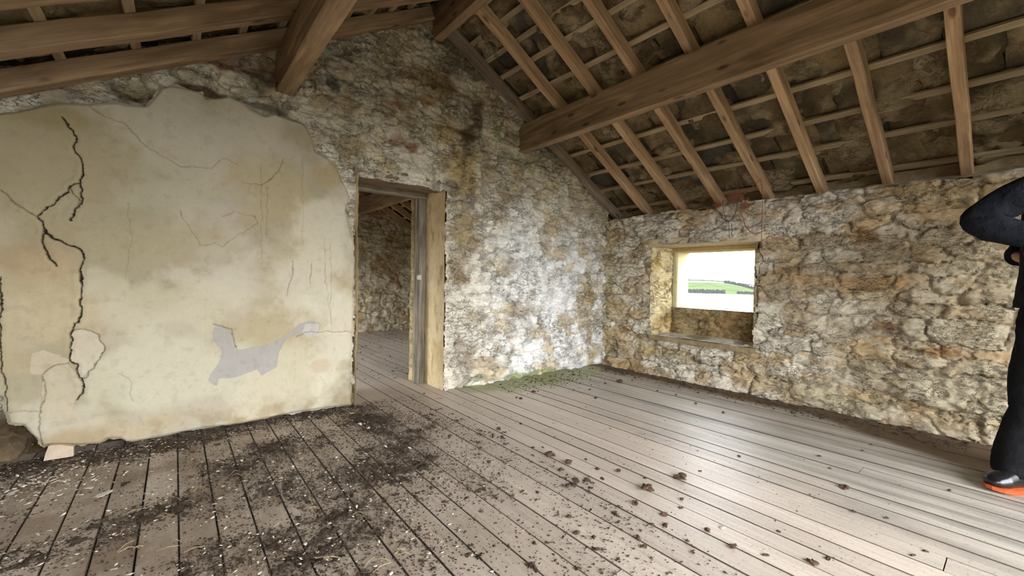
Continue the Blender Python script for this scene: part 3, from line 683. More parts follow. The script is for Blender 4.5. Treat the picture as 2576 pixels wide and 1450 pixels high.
# ---------------- roof timbers
ORD = ['first', 'second', 'third', 'fourth', 'fifth', 'sixth', 'seventh', 'eighth', 'ninth', 'tenth', 'eleventh', 'twelfth']
SN = Vector((TS, 0, 1)).normalized(); SNL = Vector((-TS, 0, 1)).normalized()
RD = .10
def rafter_r(x0, x1, yfar, w, mat, label, dz=0.0, d=RD, name='rafter'):
    p0 = Vector((x0, yfar-w/2, float(roof_r(x0, dz))))+SN*(d/2); p1 = Vector((x1, yfar-w/2, float(roof_r(x1, dz))))+SN*(d/2)
    o = beam(name, p0, p1, w, d, mat, up=SN, seg=10, wob=.003)
    if label: tag(o, label, 'rafter')
    return o
def rafter_l(x0, x1, yfar, w, mat, label, dz=0.0, d=RD, name='rafter'):
    p0 = Vector((x0, yfar-w/2, float(roof_l(x0, dz))))+SNL*(d/2); p1 = Vector((x1, yfar-w/2, float(roof_l(x1, dz))))+SNL*(d/2)
    o = beam(name, p0, p1, w, d, mat, up=SNL, seg=10, wob=.003)
    if label: tag(o, label, 'rafter')
    return o
RYF = [3.235, 2.80, 2.395, 1.97, 1.54, 1.135, .715, .305, -.11, -.53, -.95, -1.37]
for i, y in enumerate(RYF):
    lab = 'grey weathered rafter lying against the gable wall, right roof slope' if i == 0 else f'{ORD[i]} rafter from the gable wall on the right roof slope, sawn orange pine'
    o = rafter_r(1.80, 4.27, y, .060, M_OLDW if i == 0 else M_RAFT, lab)
    o['group'] = 'rafters of the right roof slope'
LY = [3.262, 2.84, 2.42, 2.0, 1.58, 1.16, .74, .32, -.1, -.52, -.94, -1.36]
for i, y in enumerate(LY):
    lab = 'brown rafter lying against the gable wall, left roof slope' if i == 0 else f'{ORD[i]} rafter from the gable wall on the left roof slope, brown sawn timber'
    o = rafter_l(1.69, -.86, y, .085, M_PURL, lab)
    o['group'] = 'rafters of the left roof slope'
o = beam('purlin', (2.732, BACK, 2.422), (2.732, GY+.02, 2.422), .080, .265, M_PURL, seg=12, wob=.002); tag(o, 'large brown purlin carrying the right roof slope, running to the gable wall', 'beam', 'purlins')
o = beam('purlin', (.588, BACK, 2.397), (.588, GY+.08, 2.397), .112, .265, M_PURL, seg=12, wob=.002); tag(o, 'large purlin under the left roof slope above the plastered wall', 'beam', 'purlins')
o = beam('ridge_beam', (1.745, BACK, 3.17), (1.745, GY+.03, 3.17), .080, .26, M_PURL, seg=12, wob=.002); tag(o, 'ridge beam running along the apex of the roof into the gable', 'beam')

# ---------------- roof covering: battens, slates, torching
BR = [1.87, 2.032, 2.20, 2.37, 2.608, 2.85, 3.10, 3.343, 3.63, 3.88, 4.20, 4.45]
BL = [1.50, 1.34, 1.18, 1.00, .80, .58, .36, .125, -.145, -.435, -.72, -.98]
def slate_col(U, V, s):
    base = [lin(98, 88, 70), lin(120, 104, 78), lin(84, 80, 72), lin(134, 116, 84), lin(108, 90, 64)][s % 5]
    C = base*np.ones(U.shape+(3,))
    C = mix(C, lin(150, 132, 102), sstep(.50, .68, fbm(U+s*.37, V, 7, 5, 210))*.75)
    C = mix(C, lin(54, 50, 42), sstep(.50, .70, fbm(U+s*.11, V+s*.2, 4, 4, 214))*.7)
    return C
def roof_cover(side_, BX, y_end, par, nfun, zfun, sgn, y0=BACK, dz=0.0, seed=0, torch=1.0, wide=(.24, .46)):
    rs_ = random.Random(seed); N = np.array(nfun)
    T = np.array((sgn, 0, -TS)); T = T/np.linalg.norm(T)         # down the slope
    def at(x, y, off): p = np.array((x, y, float(zfun(x, dz)))); return p+N*off
    for i, bx in enumerate(BX):                                   # battens
        p = at(bx-sgn*.022, 0, RD+.011)
        # broken lengths
        o = beam('batten', (p[0], y0, p[2]), (p[0], y_end, p[2]), .046, .022, M_BATT, par, up=tuple(N), seg=12, wob=.002, bev=.002)
    tops = [BX[0]-sgn*.22]+BX
    for i in range(len(tops)-1):
        xa, xb = tops[i], tops[i+1]; y = y0-rs_.uniform(0, .3)
        while y < y_end:
            w = rs_.uniform(*wide); ya, yb = max(y, y0), min(y+w, y_end); y += w+.004
            if yb-ya < .05: continue
            L = abs(xb-xa)/math.cos(math.atan(TS))+.07
            nu, nv = 9, 7; a, b_ = np.meshgrid(np.linspace(0, 1, nu), np.linspace(0, 1, nv))
            s = rs_.randint(0, 999)
            # broken outline
            ja = .03*(fbm(b_*2+s, b_*0+s*.3, 2, 2, 7)-.5); jb = .03*(fbm(b_*2+s+9, b_*0+s*.3, 2, 2, 8)-.5)
            yy = ya+(yb-ya)*a+ja*(1-a)*2+jb*a*2*0
            dn = (b_*L-.02)+(fbm(a*3+s, a*0+s*.7, 1.5, 2, 9)-.5)*.05*b_
            p0 = at(xa, 0, RD+.024)
            base = p0+dn[..., None]*T
            lift = .004+.020*b_+rs_.uniform(0, .010)+(fbm(a*2+s*.13, b_*2+s*.31, 1.5, 4, 220)-.5)*.022
            P = base+lift[..., None]*N; P[..., 1] = yy
            th = .020+.01*rs_.random()
            Pb = P+th*N
            Uc, Vc = yy, dn+s*.1
            C_ = slate_col(Uc, Vc, s).reshape(-1, 3)
            n0_ = nu*nv; idx_ = np.arange(n0_).reshape(nv, nu)
            q1 = np.stack([idx_[:-1, :-1], idx_[:-1, 1:], idx_[1:, 1:], idx_[1:, :-1]], -1).reshape(-1, 4)
            ring = list(idx_[0, :])+list(idx_[1:, -1])+list(idx_[-1, -2::-1])+list(idx_[-2:0:-1, 0])
            q2 = [(ring[k], ring[(k+1) % len(ring)], ring[(k+1) % len(ring)]+n0_, ring[k]+n0_) for k in range(len(ring))]
            mesh_np('slate', np.concatenate([P.reshape(-1, 3), Pb.reshape(-1, 3)]), np.concatenate([q1, q1[:, ::-1]+n0_, np.array(q2)]), M_SLATE, par, np.concatenate([C_, C_]), smooth=False)
    # lime torching squeezed between slates and battens
    x_a, x_b = tops[0], tops[-1]; Lx = abs(x_b-x_a)/math.cos(math.atan(TS)); res = .016
    a, b_ = np.meshgrid(np.arange(y0, y_end, res), np.arange(0, Lx, res))
    bd = np.full(b_.shape, 9.0)
    for bx in BX: bd = np.minimum(bd, np.abs(b_-abs(bx-x_a)/math.cos(math.atan(TS))))
    off = RD+.075-.068*sstep(.44, .66, fbm(a, b_, 5, 5, 230+seed))*torch-.045*np.exp(-(bd/.035)**2)*sstep(.40, .60, fbm(a, b_, 3, 3, 240+seed))*torch+(fbm(a, b_, 25, 3, 235)-.5)*.012
    p0 = at(x_a, 0, 0); P = p0+b_[..., None]*T+off[..., None]*N; P[..., 1] = a
    keep = off < RD+.080; kq = keep[:-1, :-1] & keep[1:, :-1] & keep[:-1, 1:] & keep[1:, 1:]
    C_ = mix(lin(158, 142, 112)*np.ones(a.shape+(3,)), lin(110, 94, 70), sstep(.4, .65, fbm(a, b_, 6, 5, 250)))
    idx_ = np.arange(a.size).reshape(a.shape); Q_ = np.stack([idx_[:-1, :-1], idx_[:-1, 1:], idx_[1:, 1:], idx_[1:, :-1]], -1)[kq]
    t = mesh_np('lime_torching', P.reshape(-1, 3), Q_, M_RUB, par, C_.reshape(-1, 3)); t['kind'] = 'stuff'
def sheet(name, x0, x1, zf, N, y0, y1, dz=0.0, off=RD+.100, label=None):
    mb = MB(); q = []
    for x in (x0, x1):
        p = Vector((x, 0, float(zf(x, dz))))+Vector(N)*off; p2 = p+Vector(N)*.03; q.append((p, p2))
    (a, a2), (b_, b2) = q
    mb.prism([(a.x, a.z), (b_.x, b_.z), (b2.x, b2.z), (a2.x, a2.z)], y0, y1)
    o = mb.build(name, M_VOID); tag(o, label, kind='structure'); return o
cr_ = sheet('ceiling_right', 1.60, 4.75, roof_r, SN, BACK, GY+.5, label='underside of the stone slate roof, right slope')
cl_ = sheet('ceiling_left', 1.80, -1.35, roof_l, SNL, BACK, GY+.5, label='underside of the stone slate roof, left slope')
roof_cover('r', BR, GY+.1, cr_, SN, roof_r, 1.0, seed=3, torch=1.0)
roof_cover('l', BL, GY+.1, cl_, SNL, roof_l, -1.0, seed=8, torch=.75)

# ---------------- next room seen through the doorway
FY = 7.56
D2 = -.22
nr = MB()
nr.box((LX-.5, GY+.5, -.02), (LX, 3.9, 2.2)).box((LX-.5, 7.2, -.02), (LX, FY+.3, 2.2)).box((LX-.5, 3.9, 1.85), (LX, 7.2, 2.2))  # left wall, with a large unseen opening added to light this room
nr.box((-1.0, FY+.06, -.02), (4.6, FY+.5, 3.2)).box((SX+.06, GY+.5, -.02), (SX+.5, 4.95, 1.9)).box((SX+.06, 5.75, -.02), (SX+.5, FY+.3, 1.9)).box((SX+.06, 4.95, -.02), (SX+.5, 5.75, .5)).box((SX+.06, 4.95, 1.25), (SX+.5, 5.75, 1.9))
far = nr.build('wall_back.001', M_CORE); tag(far, 'rubble walls of the room beyond the doorway', kind='structure')
def far_col(U, V, idc, rc, E, prof):
    C = mix(lin(216, 204, 178)*np.ones(U.shape+(3,)), lin(184, 160, 124), sstep(.4, .62, fbm(U, V, 4, 4, 300)+.15*(rc[idc, 0]-.5)))
    return mix(C, lin(210, 200, 176), sstep(.5, .7, fbm(U, V, 2, 3, 303))*.5)
rubble(far, ((0, FY, 0), (1, 0, 0), (0, 0, 1), (0, -1, 0)), 2.2, 4.1, 0, 2.5, .02, lambda U, V: V < roof_r(U, D2+.15), far_col, seed=71, rowh=(.10, .17), wid=(.2, .4))
rubble(far, ((SX, 0, 0), (0, 1, 0), (0, 0, 1), (-1, 0, 0)), GY+.55, FY, 0, 1.8, .03, lambda U, V: ~((U > 4.97) & (U < 5.73) & (V > .5) & (V < 1.25)), far_col, seed=75, amp=.8, rowh=(.12, .2), wid=(.25, .5))
c3 = sheet('ceiling_left.001', 1.80, -1.35, roof_l, SNL, GY+.5, FY+.4, dz=D2, label='underside of the slate roof over the room beyond, left slope')
c2 = sheet('ceiling_right.001', 1.60, 4.75, roof_r, SN, GY+.5, FY+.4, dz=D2, label='underside of the slate roof over the room beyond, right slope')
for i, bx in enumerate(BR):
    p = np.array((bx, 0, float(roof_r(bx, D2))))+np.array(SN)*(RD+.011)
    beam('batten', (p[0], GY+.55, p[2]), (p[0], FY, p[2]), .046, .022, M_BATT, c2, up=tuple(SN), seg=4)
for i in range(10):
    y = FY-.01-.42*i
    if y < GY+.7: break
    o = rafter_r(1.75, 4.27, y, .06, M_RAFT, f'{ORD[i]} rafter from the far end in the room beyond the doorway', dz=D2)
    o['group'] = 'rafters of the room beyond'
o = beam('purlin', (2.62, GY+.55, 2.275), (2.62, FY+.02, 2.275), .09, .27, M_PURL); tag(o, 'brown purlin in the room beyond, seen through the doorway', 'beam', 'purlins')


# ---------------- rear wall behind the camera with a wide opening added for fill light
rw = MB().box((LX-.5, BACK-.4, -.02), (RW0, BACK, 3.3)).box((RW1, BACK-.4, -.02), (SX+.52, BACK, 3.3)).box((RW0, BACK-.4, RWZ), (RW1, BACK, 3.3))
tag(rw.build('wall_front', M_CORE), 'unseen end wall with a wide opening added for light', kind='structure')
lw2 = MB().box((LX-.5, BACK, -.02), (LX-.02, -1.45, 1.95)).box((LX-.5, -1.45, 1.8), (LX-.02, -.3, 1.95)).box((LX-.5, -.3, -.02), (LX-.02, -.2, 1.95)).build('wall_left.001', M_CORE); tag(lw2, 'unseen left side wall with an opening added for light', kind='structure')  # opening added out of view to light the door reveal from the left

# ---------------- land outside
def hill(az, r):
    e1 = np.interp(az, [40, 58, 61.7, 64.2, 66.4, 68, 69.5, 74, 90], [-.4, .0, .17, .20, .10, -.25, -.69, -1.0, -.9])
    e2 = np.interp(az, [0, 40, 61.7, 64.2, 66.4, 69.5, 80, 120, 180], [.1, .3, .36, .34, .2, -.17, -.1, .2, .1])
    g = -3.2
    z1 = 1+320*np.tan(np.radians(e1)); z2 = 1+620*np.tan(np.radians(e2))
    z = g+(z1-g)*sstep(195, 320, r); z = np.where(r > 320, z1-6*sstep(320, 380, r), z); z = np.where(r > 400, (z1-6)+(z2-z1+6)*sstep(400, 620, r), z)
    return np.where(r > 620, z2-8*sstep(620, 700, r), z)
azs = np.concatenate([np.arange(-180, 50, 6.), np.arange(50, 80, .5), np.arange(80, 181, 4.)]); rs2 = np.array([6, 15, 40, 80, 120, 160, 185, 200, 215, 230, 245, 260, 275, 290, 305, 320, 330, 345, 380, 420, 460, 500, 540, 580, 620, 640, 700, 900.])
A, R_ = np.meshgrid(azs, rs2); Z = hill(A, R_)
P = np.stack([R_*np.sin(np.radians(A)), R_*np.cos(np.radians(A)), Z+(fbm(A*.3, R_*.05, 1, 3, 400)-.5)*.25], -1)
P[0, :, :2] *= 0.0
idx = np.arange(A.size).reshape(A.shape); Q = np.stack([idx[:-1, :-1], idx[:-1, 1:], idx[1:, 1:], idx[1:, :-1]], -1).reshape(-1, 4)[:, ::-1]
C = mix(np.array([.20, .20, .15])*np.ones(A.shape+(3,)), np.array([.043, .056, .028]), ((R_ > 198) & (R_ < 330))*1.0)
C = mix(C, np.array([.022, .024, .016]), (R_ < 50)*1.0)  # unseen ground close by, darkened so little light bounces up to the roof
M_LAND = plain_mat('pasture', (.3, .3, .3), rough=1, nscale=.08, amt=.25, bump=0, attr=True, spec=0)
land = mesh_np('field', P.reshape(-1, 3), Q, M_LAND, None, C.reshape(-1, 3)); tag(land, 'pale pasture rising to a bright green hill outside the window', 'ground')
M_DSW = plain_mat('drystone', (.036, .036, .038), rough=1, nscale=2, amt=.5, bump=.5, spec=0)
def far_wall(name, az0, az1, r0, r1, h, label):
    rs_ = random.Random(int(az0*10)); vs = []; n = 60
    for i in range(n+1):
        t = i/n; az = az0+(az1-az0)*t; r = r0+(r1-r0)*t; z = float(hill(np.array([az]), np.array([r]))[0]); hh = h*rs_.uniform(.75, 1.2)
        for dr, zz in ((-.4, -.3), (-.3, hh), (.3, hh), (.4, -.3)):
            vs.append(((r+dr)*math.sin(math.radians(az)), (r+dr)*math.cos(math.radians(az)), z+zz))
    fs = [(i*4+j, i*4+(j+1), (i+1)*4+j+1, (i+1)*4+j) for i in range(n) for j in range(3)]
    mb = MB(); mb.add(vs, fs); tag(mb.build(name, M_DSW), label, 'wall', 'drystone walls on the hillside')
far_wall('drystone_wall', 58, 66.2, 200, 200, 1.6, 'grey drystone wall along the foot of the green hill, outside the window')
far_wall('drystone_wall', 67.4, 71, 203, 203, 1.1, 'broken low stone wall right of the gap at the foot of the hill')
far_wall('drystone_wall', 66.0, 71, 318, 312, 1.9, 'drystone wall running down the right shoulder of the green hill')
far_wall('drystone_wall', 58, 71, 618, 618, 1.3, 'thin wall along the skyline above the green hill')

# ---------------- small things at the window
M_TWR = plain_mat('orange_red_twine', (.36, .10, .055), rough=.8, nscale=200, amt=.4, bump=.6, bdist=.002)
M_TWD = plain_mat('dark_twine', (.10, .05, .04), rough=.8, nscale=200, amt=.4, bump=.6, bdist=.002)
def tp(px, py, x=SX-.09): w = hit((px, py), 0, x); return (x, w[1], w[2])
def smooth_pts(pts, k=6):
    out = []; P = [np.array(p) for p in pts]; P = [2*P[0]-P[1]]+P+[2*P[-1]-P[-2]]
    for i in range(1, len(P)-2):
        for j in range(k):
            t = j/k; a, b_, c, d = P[i-1], P[i], P[i+1], P[i+2]
            out.append(.5*((2*b_)+(-a+c)*t+(2*a-5*b_+4*c-d)*t*t+(-a+3*b_-3*c+d)*t**3))
    out.append(P[-2]); return out
tw = empty('twine', tp(1915, 540)); tag(tw, 'long straight red twine hanging from a rafter beside the window, knotted low down', 'twine', 'twine over the window')
MB().tube(smooth_pts([tp(1914, 452, SX-.13), tp(1918, 480), tp(1917, 540), tp(1915, 618)]), .0026).build('strand', M_TWR, tw, True)
MB().tube(smooth_pts([tp(1914, 617, SX-.05), tp(1910, 632, SX-.02), tp(1918, 645, SX-.02), tp(1919, 660, SX-.03), tp(1912, 668, SX-.02), tp(1909, 690, SX-.01)]), .0022).build('frayed_end', M_TWD, tw, True)
mb = MB()
for k in range(5): mb.tube(smooth_pts([tp(1914+random.uniform(-4, 4), 617+random.uniform(-5, 5), SX-.07-random.uniform(0, .02)) for _ in range(4)]), .004)
mb.build('knot', M_TWD, tw, True)
tb = empty('twine', tp(1850, 500)); tag(tb, 'tangled bunch of orange-red baler twine looped under the rafters above the window', 'twine', 'twine over the window')
MB().tube(smooth_pts([tp(1792, 504), tp(1802, 525), tp(1820, 550), tp(1832, 557), tp(1842, 550), tp(1852, 530), tp(1858, 500), tp(1866, 486)]), .0030).build('strand', M_TWD, tb, True)
MB().tube(smooth_pts([tp(1818, 505), tp(1820, 530), tp(1825, 550), tp(1833, 558)]), .0024).build('strand', M_TWD, tb, True)
MB().tube(smooth_pts([tp(1833, 557), tp(1834, 575), tp(1835, 600)]), .0018).build('strand', M_TWD, tb, True)
MB().tube(smooth_pts([tp(1840, 562), tp(1841, 580), tp(1841, 596)]), .0024).build('strand', M_TWD, tb, True)
MB().tube(smooth_pts([tp(1862, 530), tp(1869, 550), tp(1876, 570), tp(1886, 582), tp(1900, 589), tp(1914, 584)]), .0032).build('strand', M_TWR, tb, True)
MB().tube(smooth_pts([tp(1798, 516), tp(1812, 512), tp(1830, 504), tp(1850, 498), tp(1858, 490)]), .0026).build('strand', M_TWR, tb, True)
MB().tube(smooth_pts([tp(1866, 490), tp(1884, 480), tp(1898, 466), tp(1914, 450, SX-.13)]), .0022).build('strand', M_TWR, tb, True)
mb = MB(); rs = random.Random(9)
for k in range(16):
    cx, cy = (1852+rs.gauss(0, 5), 494+rs.gauss(0, 6)); mb.tube(smooth_pts([tp(cx+rs.gauss(0, 12), cy+rs.gauss(0, 9), SX-.09+rs.uniform(-.02, .03)) for _ in range(4)]), .0014, 5)
for k in range(8): mb.tube(smooth_pts([tp(1875+rs.gauss(0, 6), 515+rs.gauss(0, 7), SX-.09+rs.uniform(-.02, .03)) for _ in range(4)]), .0018, 5)
for k in range(8): mb.tube(smooth_pts([tp(1806+rs.gauss(0, 7), 518+rs.gauss(0, 5), SX-.09+rs.uniform(-.01, .02)) for _ in range(4)]), .0014, 5)
mb.build('tangle', M_TWR, tb, True)

def lump(name, loc, s, mat, seed, rough=.35, sub=2, parent=None, lab=None, cat=None, grp=None):
    import bmesh
    bm = bmesh.new(); bmesh.ops.create_icosphere(bm, subdivisions=sub, radius=1.0)
    for v in bm.verts:
        c = v.co; n1 = vnoise(np.array([c.x*1.6+seed*3.1+50]), np.array([c.y*1.6+c.z*1.3+seed+50]), 5)[0]; n2 = vnoise(np.array([c.x*4+c.z*3+seed+50]), np.array([c.y*4+50.]), 6)[0]
        k = 1+rough*(n1-.5)*2+rough*.7*(n2-.5); v.co = Vector((c.x*s[0]*k, c.y*s[1]*k, max(c.z, -.55)*s[2]*k))
    z0 = min(v.co.z for v in bm.verts)
    for v in bm.verts: v.co.z -= z0
    me = bpy.data.meshes.new(name); bm.to_mesh(me); bm.free(); me.materials.append(mat)
    o = bpy.data.objects.new(name, me); COL.objects.link(o); o.location = loc; o.rotation_euler = (0, 0, seed*1.7)
    if lab: tag(o, lab, cat, grp)
    return o
M_PSTONE = plain_mat('pale_loose_stone', tuple(lin(190, 176, 140)), rough=.95, nscale=25, amt=.4, bump=.8, bdist=.006)
lump('stone', (SX+.06, 1.62, WZ0+.008), (.05, .035, .018), M_PSTONE, 4, lab='loose flat stone in the right corner of the window sill', cat='stone')

# ---------------- dirt and debris on the boards
def fpx(px, py): w = hit((px, py), 2, 0); return w[0], w[1]
def dens(X, Y):
    d = np.zeros(X.shape)
    for (px, py, rx, ry, s) in [(950, 1060, .16, .30, 1.0), (1000, 1120, .16, .16, .8), (930, 1180, .28, .22, .75), (700, 1060, .5, .13, .6), (350, 1135, .45, .13, .75), (60, 1180, .3, .2, .8), (450, 1110, .4, .1, .5),
            (740, 1130, .28, .2, .55), (860, 1220, .22, .14, .75), (600, 1180, .3, .18, .5), (650, 1240, .3, .18, .55), (380, 1290, .2, .12, .6), (620, 1370, .18, .12, .7), (480, 1220, .2, .15, .3), (900, 1300, .25, .15, .5), (1000, 1400, .25, .12, .4),
            (200, 1370, .25, .1, .5), (800, 1400, .3, .1, .55), (1130, 1190, .25, .2, .25), (540, 1440, .3, .08, .5), (60, 1290, .15, .08, .4), (1060, 1080, .15, .1, .5)]:
        cx, cy = fpx(px, py); d = np.maximum(d, s*np.exp(-((X-cx)/rx)**2*.7-((Y-cy)/ry)**2*.7))
    for (px, py, rx, ry, s) in [(440, 1210, .10, .14, .5), (600, 1110, .14, .07, .7), (250, 1240, .12, .2, .5), (120, 1260, .12, .2, .5), (470, 1350, .07, .1, .6), (860, 1140, .05, .06, .4), (700, 1300, .06, .1, .4)]:
        cx, cy = fpx(px, py); d = d-s*np.exp(-((X-cx)/rx)**2-((Y-cy)/ry)**2)
    return np.clip(d, 0, 1)*(Y < 3.28+.0*X)
xs = np.arange(-.68, 1.75, .011); ys = np.arange(.55, 3.34, .011); X, Y = np.meshgrid(xs, ys); D = dens(X, Y)
n_ = fbm(X, Y, 5, 5, 500, .6); n2 = fbm(X, Y, 28, 3, 505, .6)
h = (D*.55+(n_-.5)*.95+(n2-.5)*1.5+(fbm(X, Y, 70, 2, 509)-.5)*.8-.37)*.028
Z = np.where(h > 0, np.minimum(h, .010)+(fbm(X, Y, 60, 2, 508)-.5)*.007, -.012)
K = h > -.0015; kq = K[:-1, :-1] & K[1:, :-1] & K[:-1, 1:] & K[1:, 1:]; idx = np.arange(X.size).reshape(X.shape)
Q = np.stack([idx[:-1, :-1], idx[:-1, 1:], idx[1:, 1:], idx[1:, :-1]], -1)[kq]
o = mesh_np('dirt', np.stack([X, Y, Z], -1).reshape(-1, 3), Q, M_DIRT, None, None, smooth=False); tag(o, 'thin crumbled layer of dark dirt and droppings below the plastered wall', 'dirt', kind='stuff')
def scatter(name, pts, size, mat, label, cat, flat=.5, seed=0, z0=0.0, elong=1.5):
    rs_ = np.random.RandomState(seed); n = len(pts)
    base = np.array([(1, 0, 0), (-1, 0, 0), (0, 1, 0), (0, -1, 0), (0, 0, 1), (0, 0, -1)], float)
    F = np.array([(0, 2, 4), (2, 1, 4), (1, 3, 4), (3, 0, 4), (2, 0, 5), (1, 2, 5), (3, 1, 5), (0, 3, 5)])
    s = rs_.uniform(*size, n)*rs_.choice([.6, 1, 1, 1.6], n); a = rs_.uniform(0, 6.28, n)
    V_ = base[None]*np.stack([s*elong*rs_.uniform(.7, 1.3, n), s, s*flat], -1)[:, None, :]*rs_.uniform(.6, 1.3, (n, 6, 1))
    tilt = rs_.uniform(-.35, .35, n)
    x = V_[..., 0]*np.cos(a)[:, None]-V_[..., 1]*np.sin(a)[:, None]; y = V_[..., 0]*np.sin(a)[:, None]+V_[..., 1]*np.cos(a)[:, None]; z = V_[..., 2]+V_[..., 0]*tilt[:, None]
    P_ = np.stack([x+pts[:, 0:1], y+pts[:, 1:2], z+(pts[:, 2]+s*flat*.8)[:, None]], -1).reshape(-1, 3)
    Q_ = (F[None]+(np.arange(n)*6)[:, None, None]).reshape(-1, 3)
    o = mesh_np(name, P_, Q_, mat, None, None, smooth=False); tag(o, label, cat, kind='stuff'); return o
def sample(n, xr, yr, wf, seed):
    rs_ = np.random.RandomState(seed); out = np.zeros((0, 2))
    while len(out) < n:
        p = np.stack([rs_.uniform(*xr, n*4), rs_.uniform(*yr, n*4)], -1); w = wf(p[:, 0], p[:, 1]); out = np.concatenate([out, p[rs_.rand(len(p)) < w]])
    return out[:n]
def zsurf(p): return np.concatenate([p, np.zeros((len(p), 1))+np.clip((dens(p[:, 0], p[:, 1])-.45)*.012, 0, .008)[:, None]], 1)
wd = lambda x, y: np.clip((dens(x, y)**1.1+.05)*(.35+1.5*(fbm(x, y, 5, 5, 500, .6)-.35)), 0, 1)
scatter('crumbs', zsurf(sample(48000, (-.66, 1.6), (.6, 3.3), wd, 1)), (.0013, .0036), M_DIRT, 'countless dark brown crumbs of dirt and droppings in front of the plastered wall', 'dirt', .55, 1)
scatter('crumbs', zsurf(sample(2600, (-.3, 3.6), (.35, 3.2), lambda x, y: np.clip(.9-.27*x, .03, 1)*sstep(.35, .65, fbm(x, y, 3, 3, 520)), 2)), (.0010, .0032), M_CLOD, 'fine dark specks of dirt strewn over the bare floorboards', 'dirt', .5, 2)
scatter('crumbs', zsurf(sample(500, (2.3, 3.9), (2.4, 3.15), lambda x, y: np.clip(np.exp(-((x-3.0)/.5)**2-((y-2.95)/.22)**2), 0, 1), 3)), (.002, .007), M_CLOD, 'dark crumbs gathered on the boards near the far corner', 'dirt', .6, 3)
scatter('crumbs', zsurf(sample(900, (1.2, 3.8), (3.9, 7.3), lambda x, y: .5+0*x, 4)), (.002, .008), M_CLOD, 'dark specks over the floor of the room beyond the doorway', 'dirt', .5, 4)
scatter('crumbs', zsurf(sample(900, (3.55, 4.0), (.2, 3.1), lambda x, y: sstep(3.6, 3.95, x), 14)), (.002, .009), M_CLOD, 'dark dirt lying along the foot of the window wall', 'dirt', .5, 5)
wp = lambda x, y: np.clip(dens(x, y)+.1, 0, 1)*np.clip(1.0-.45*(x+.6), .12, 1)
pp_ = zsurf(sample(1500, (-.66, 1.4), (.7, 3.28), wp, 6)); pp_[:, 2] += .004
scatter('plaster_flakes', pp_, (.0022, .0062), M_FLAKE, 'pale chips of plaster mixed into the dark dirt on the left', 'plaster', .22, 6)
pe = zsurf(sample(260, (-.66, -.1), (2.55, 3.15), lambda x, y: np.clip(np.exp(-((x+.45)/.2)**2-((y-2.85)/.16)**2), 0, 1), 7)); pe[:, 2] += .004
scatter('plaster_flakes', pe, (.003, .008), M_FLAKE, 'dense litter of pale plaster chips in the left corner', 'plaster', .2, 7)
mb = MB(); rs = random.Random(3)
for k in range(70):
    px, py = rs.uniform(300, 1050), rs.uniform(1060, 1440); x, y = fpx(px, py); a = rs.uniform(0, 6.28); L = rs.uniform(.012, .035)
    mb.tube([(x-L*math.cos(a), y-L*math.sin(a), .008), (x, y, .012+rs.uniform(0, .006)), (x+L*math.cos(a+.2), y+L*math.sin(a+.2), .008)], .0010, 4)
tag(mb.build('straws', M_STRAW), 'short pale straws and twigs scattered in the dirt', 'straw', kind='stuff')
# bigger clods on the bare boards, each its own thing
for k, (px, py, w, lab) in enumerate([(1385, 1148, 24, 'crumbly dark clod on bare boards, left of the white-topped one'), (1431, 1166, 18, 'dark clod with a pale top beside a crumbly clod'), (1714, 1205, 24, 'clustered dark clod, right of the largest clod on the boards'),
        (1626, 1233, 32, 'largest dark clod lying in the middle of the bare floorboards'), (1598, 1269, 17, 'flat dark clod just in front of the largest clod'), (1560, 962, 14, 'dark clod on the boards near the far corner below the window'),
        (1343, 988, 12, 'small dark clod beside the green patch at the wall foot'), (2125, 1230, 13, 'flat oval clod on the grey boards towards the right'), (1671, 1297, 13, 'dark clod nearer the camera, in front of the flat clod'), (2045, 1418, 15, 'dark clod close to the bottom edge of the photo, right side')]):
    x, y = fpx(px, py); s = w*np.hypot(x, y)/F_PX*.55
    if k == 1:
        o = lump('clod', (x, y, 0), (s, s*.7, s*.5), M_CLOD, k+1, .5); o2 = lump('pale_cap', (x+.004, y+.006, s*.42), (s*.6, s*.5, s*.22), M_FLAKE, k+1, .4); attach(o2, o)
    else: o = lump('clod', (x, y, 0), (s, s*.8, s*.45), M_CLOD, k+1, .6, 3)
    tag(o, lab, 'clod', 'dark clods on the bare boards')
protos = []
small = [(1240,1095),(1255,1080),(1205,1145),(1270,1120),(1290,1250),(1230,1165),(1310,1068),(1340,1128),(1365,1127),(1474,1158),(1503,1182),(1556,1188),(1339,1147),(1427,1225),(1413,1185),(1475,1206),(1623,1205),(1700,1205),(1675,1325),(1640,1322),(1714,1280),(1430,1303),(1495,1355),(1450,1345),(1605,1355),(1620,1378),
 (1780,1337),(1960,1340),(1849,1374),(1841,1380),(1730,1363),(1715,1258),(1762,1187),(2062,1150),(2087,1180),(2190,1120),(2170,1135),(2148,1290),(2230,1305),(2330,1390),(2296,1400),(2085,1408),(2390,1236),(1860,1150),(1925,1400),(1742,1392),(1310,1005),(1299,1002),(1354,985),(1500,1003),(1523,966),(1400,960),(1590,958),(1653,985),(1750,1017),(1700,995),(1820,1040),(1455,1435),(1110,1190),(1085,1230),(1130,1100),(1150,1060),(1180,1235),(1210,1290),(1345,1370),(1180,1400)]
for k in range(4):
    protos.append(lump('clod', (0, 0, -5), (.010, .0075, .005), M_CLOD, 20+k, .6, 2).data)
rs = random.Random(12)
for n_o in [o for o in bpy.data.objects if o.name.startswith('clod') and o.location.z < -4]: bpy.data.objects.remove(n_o)
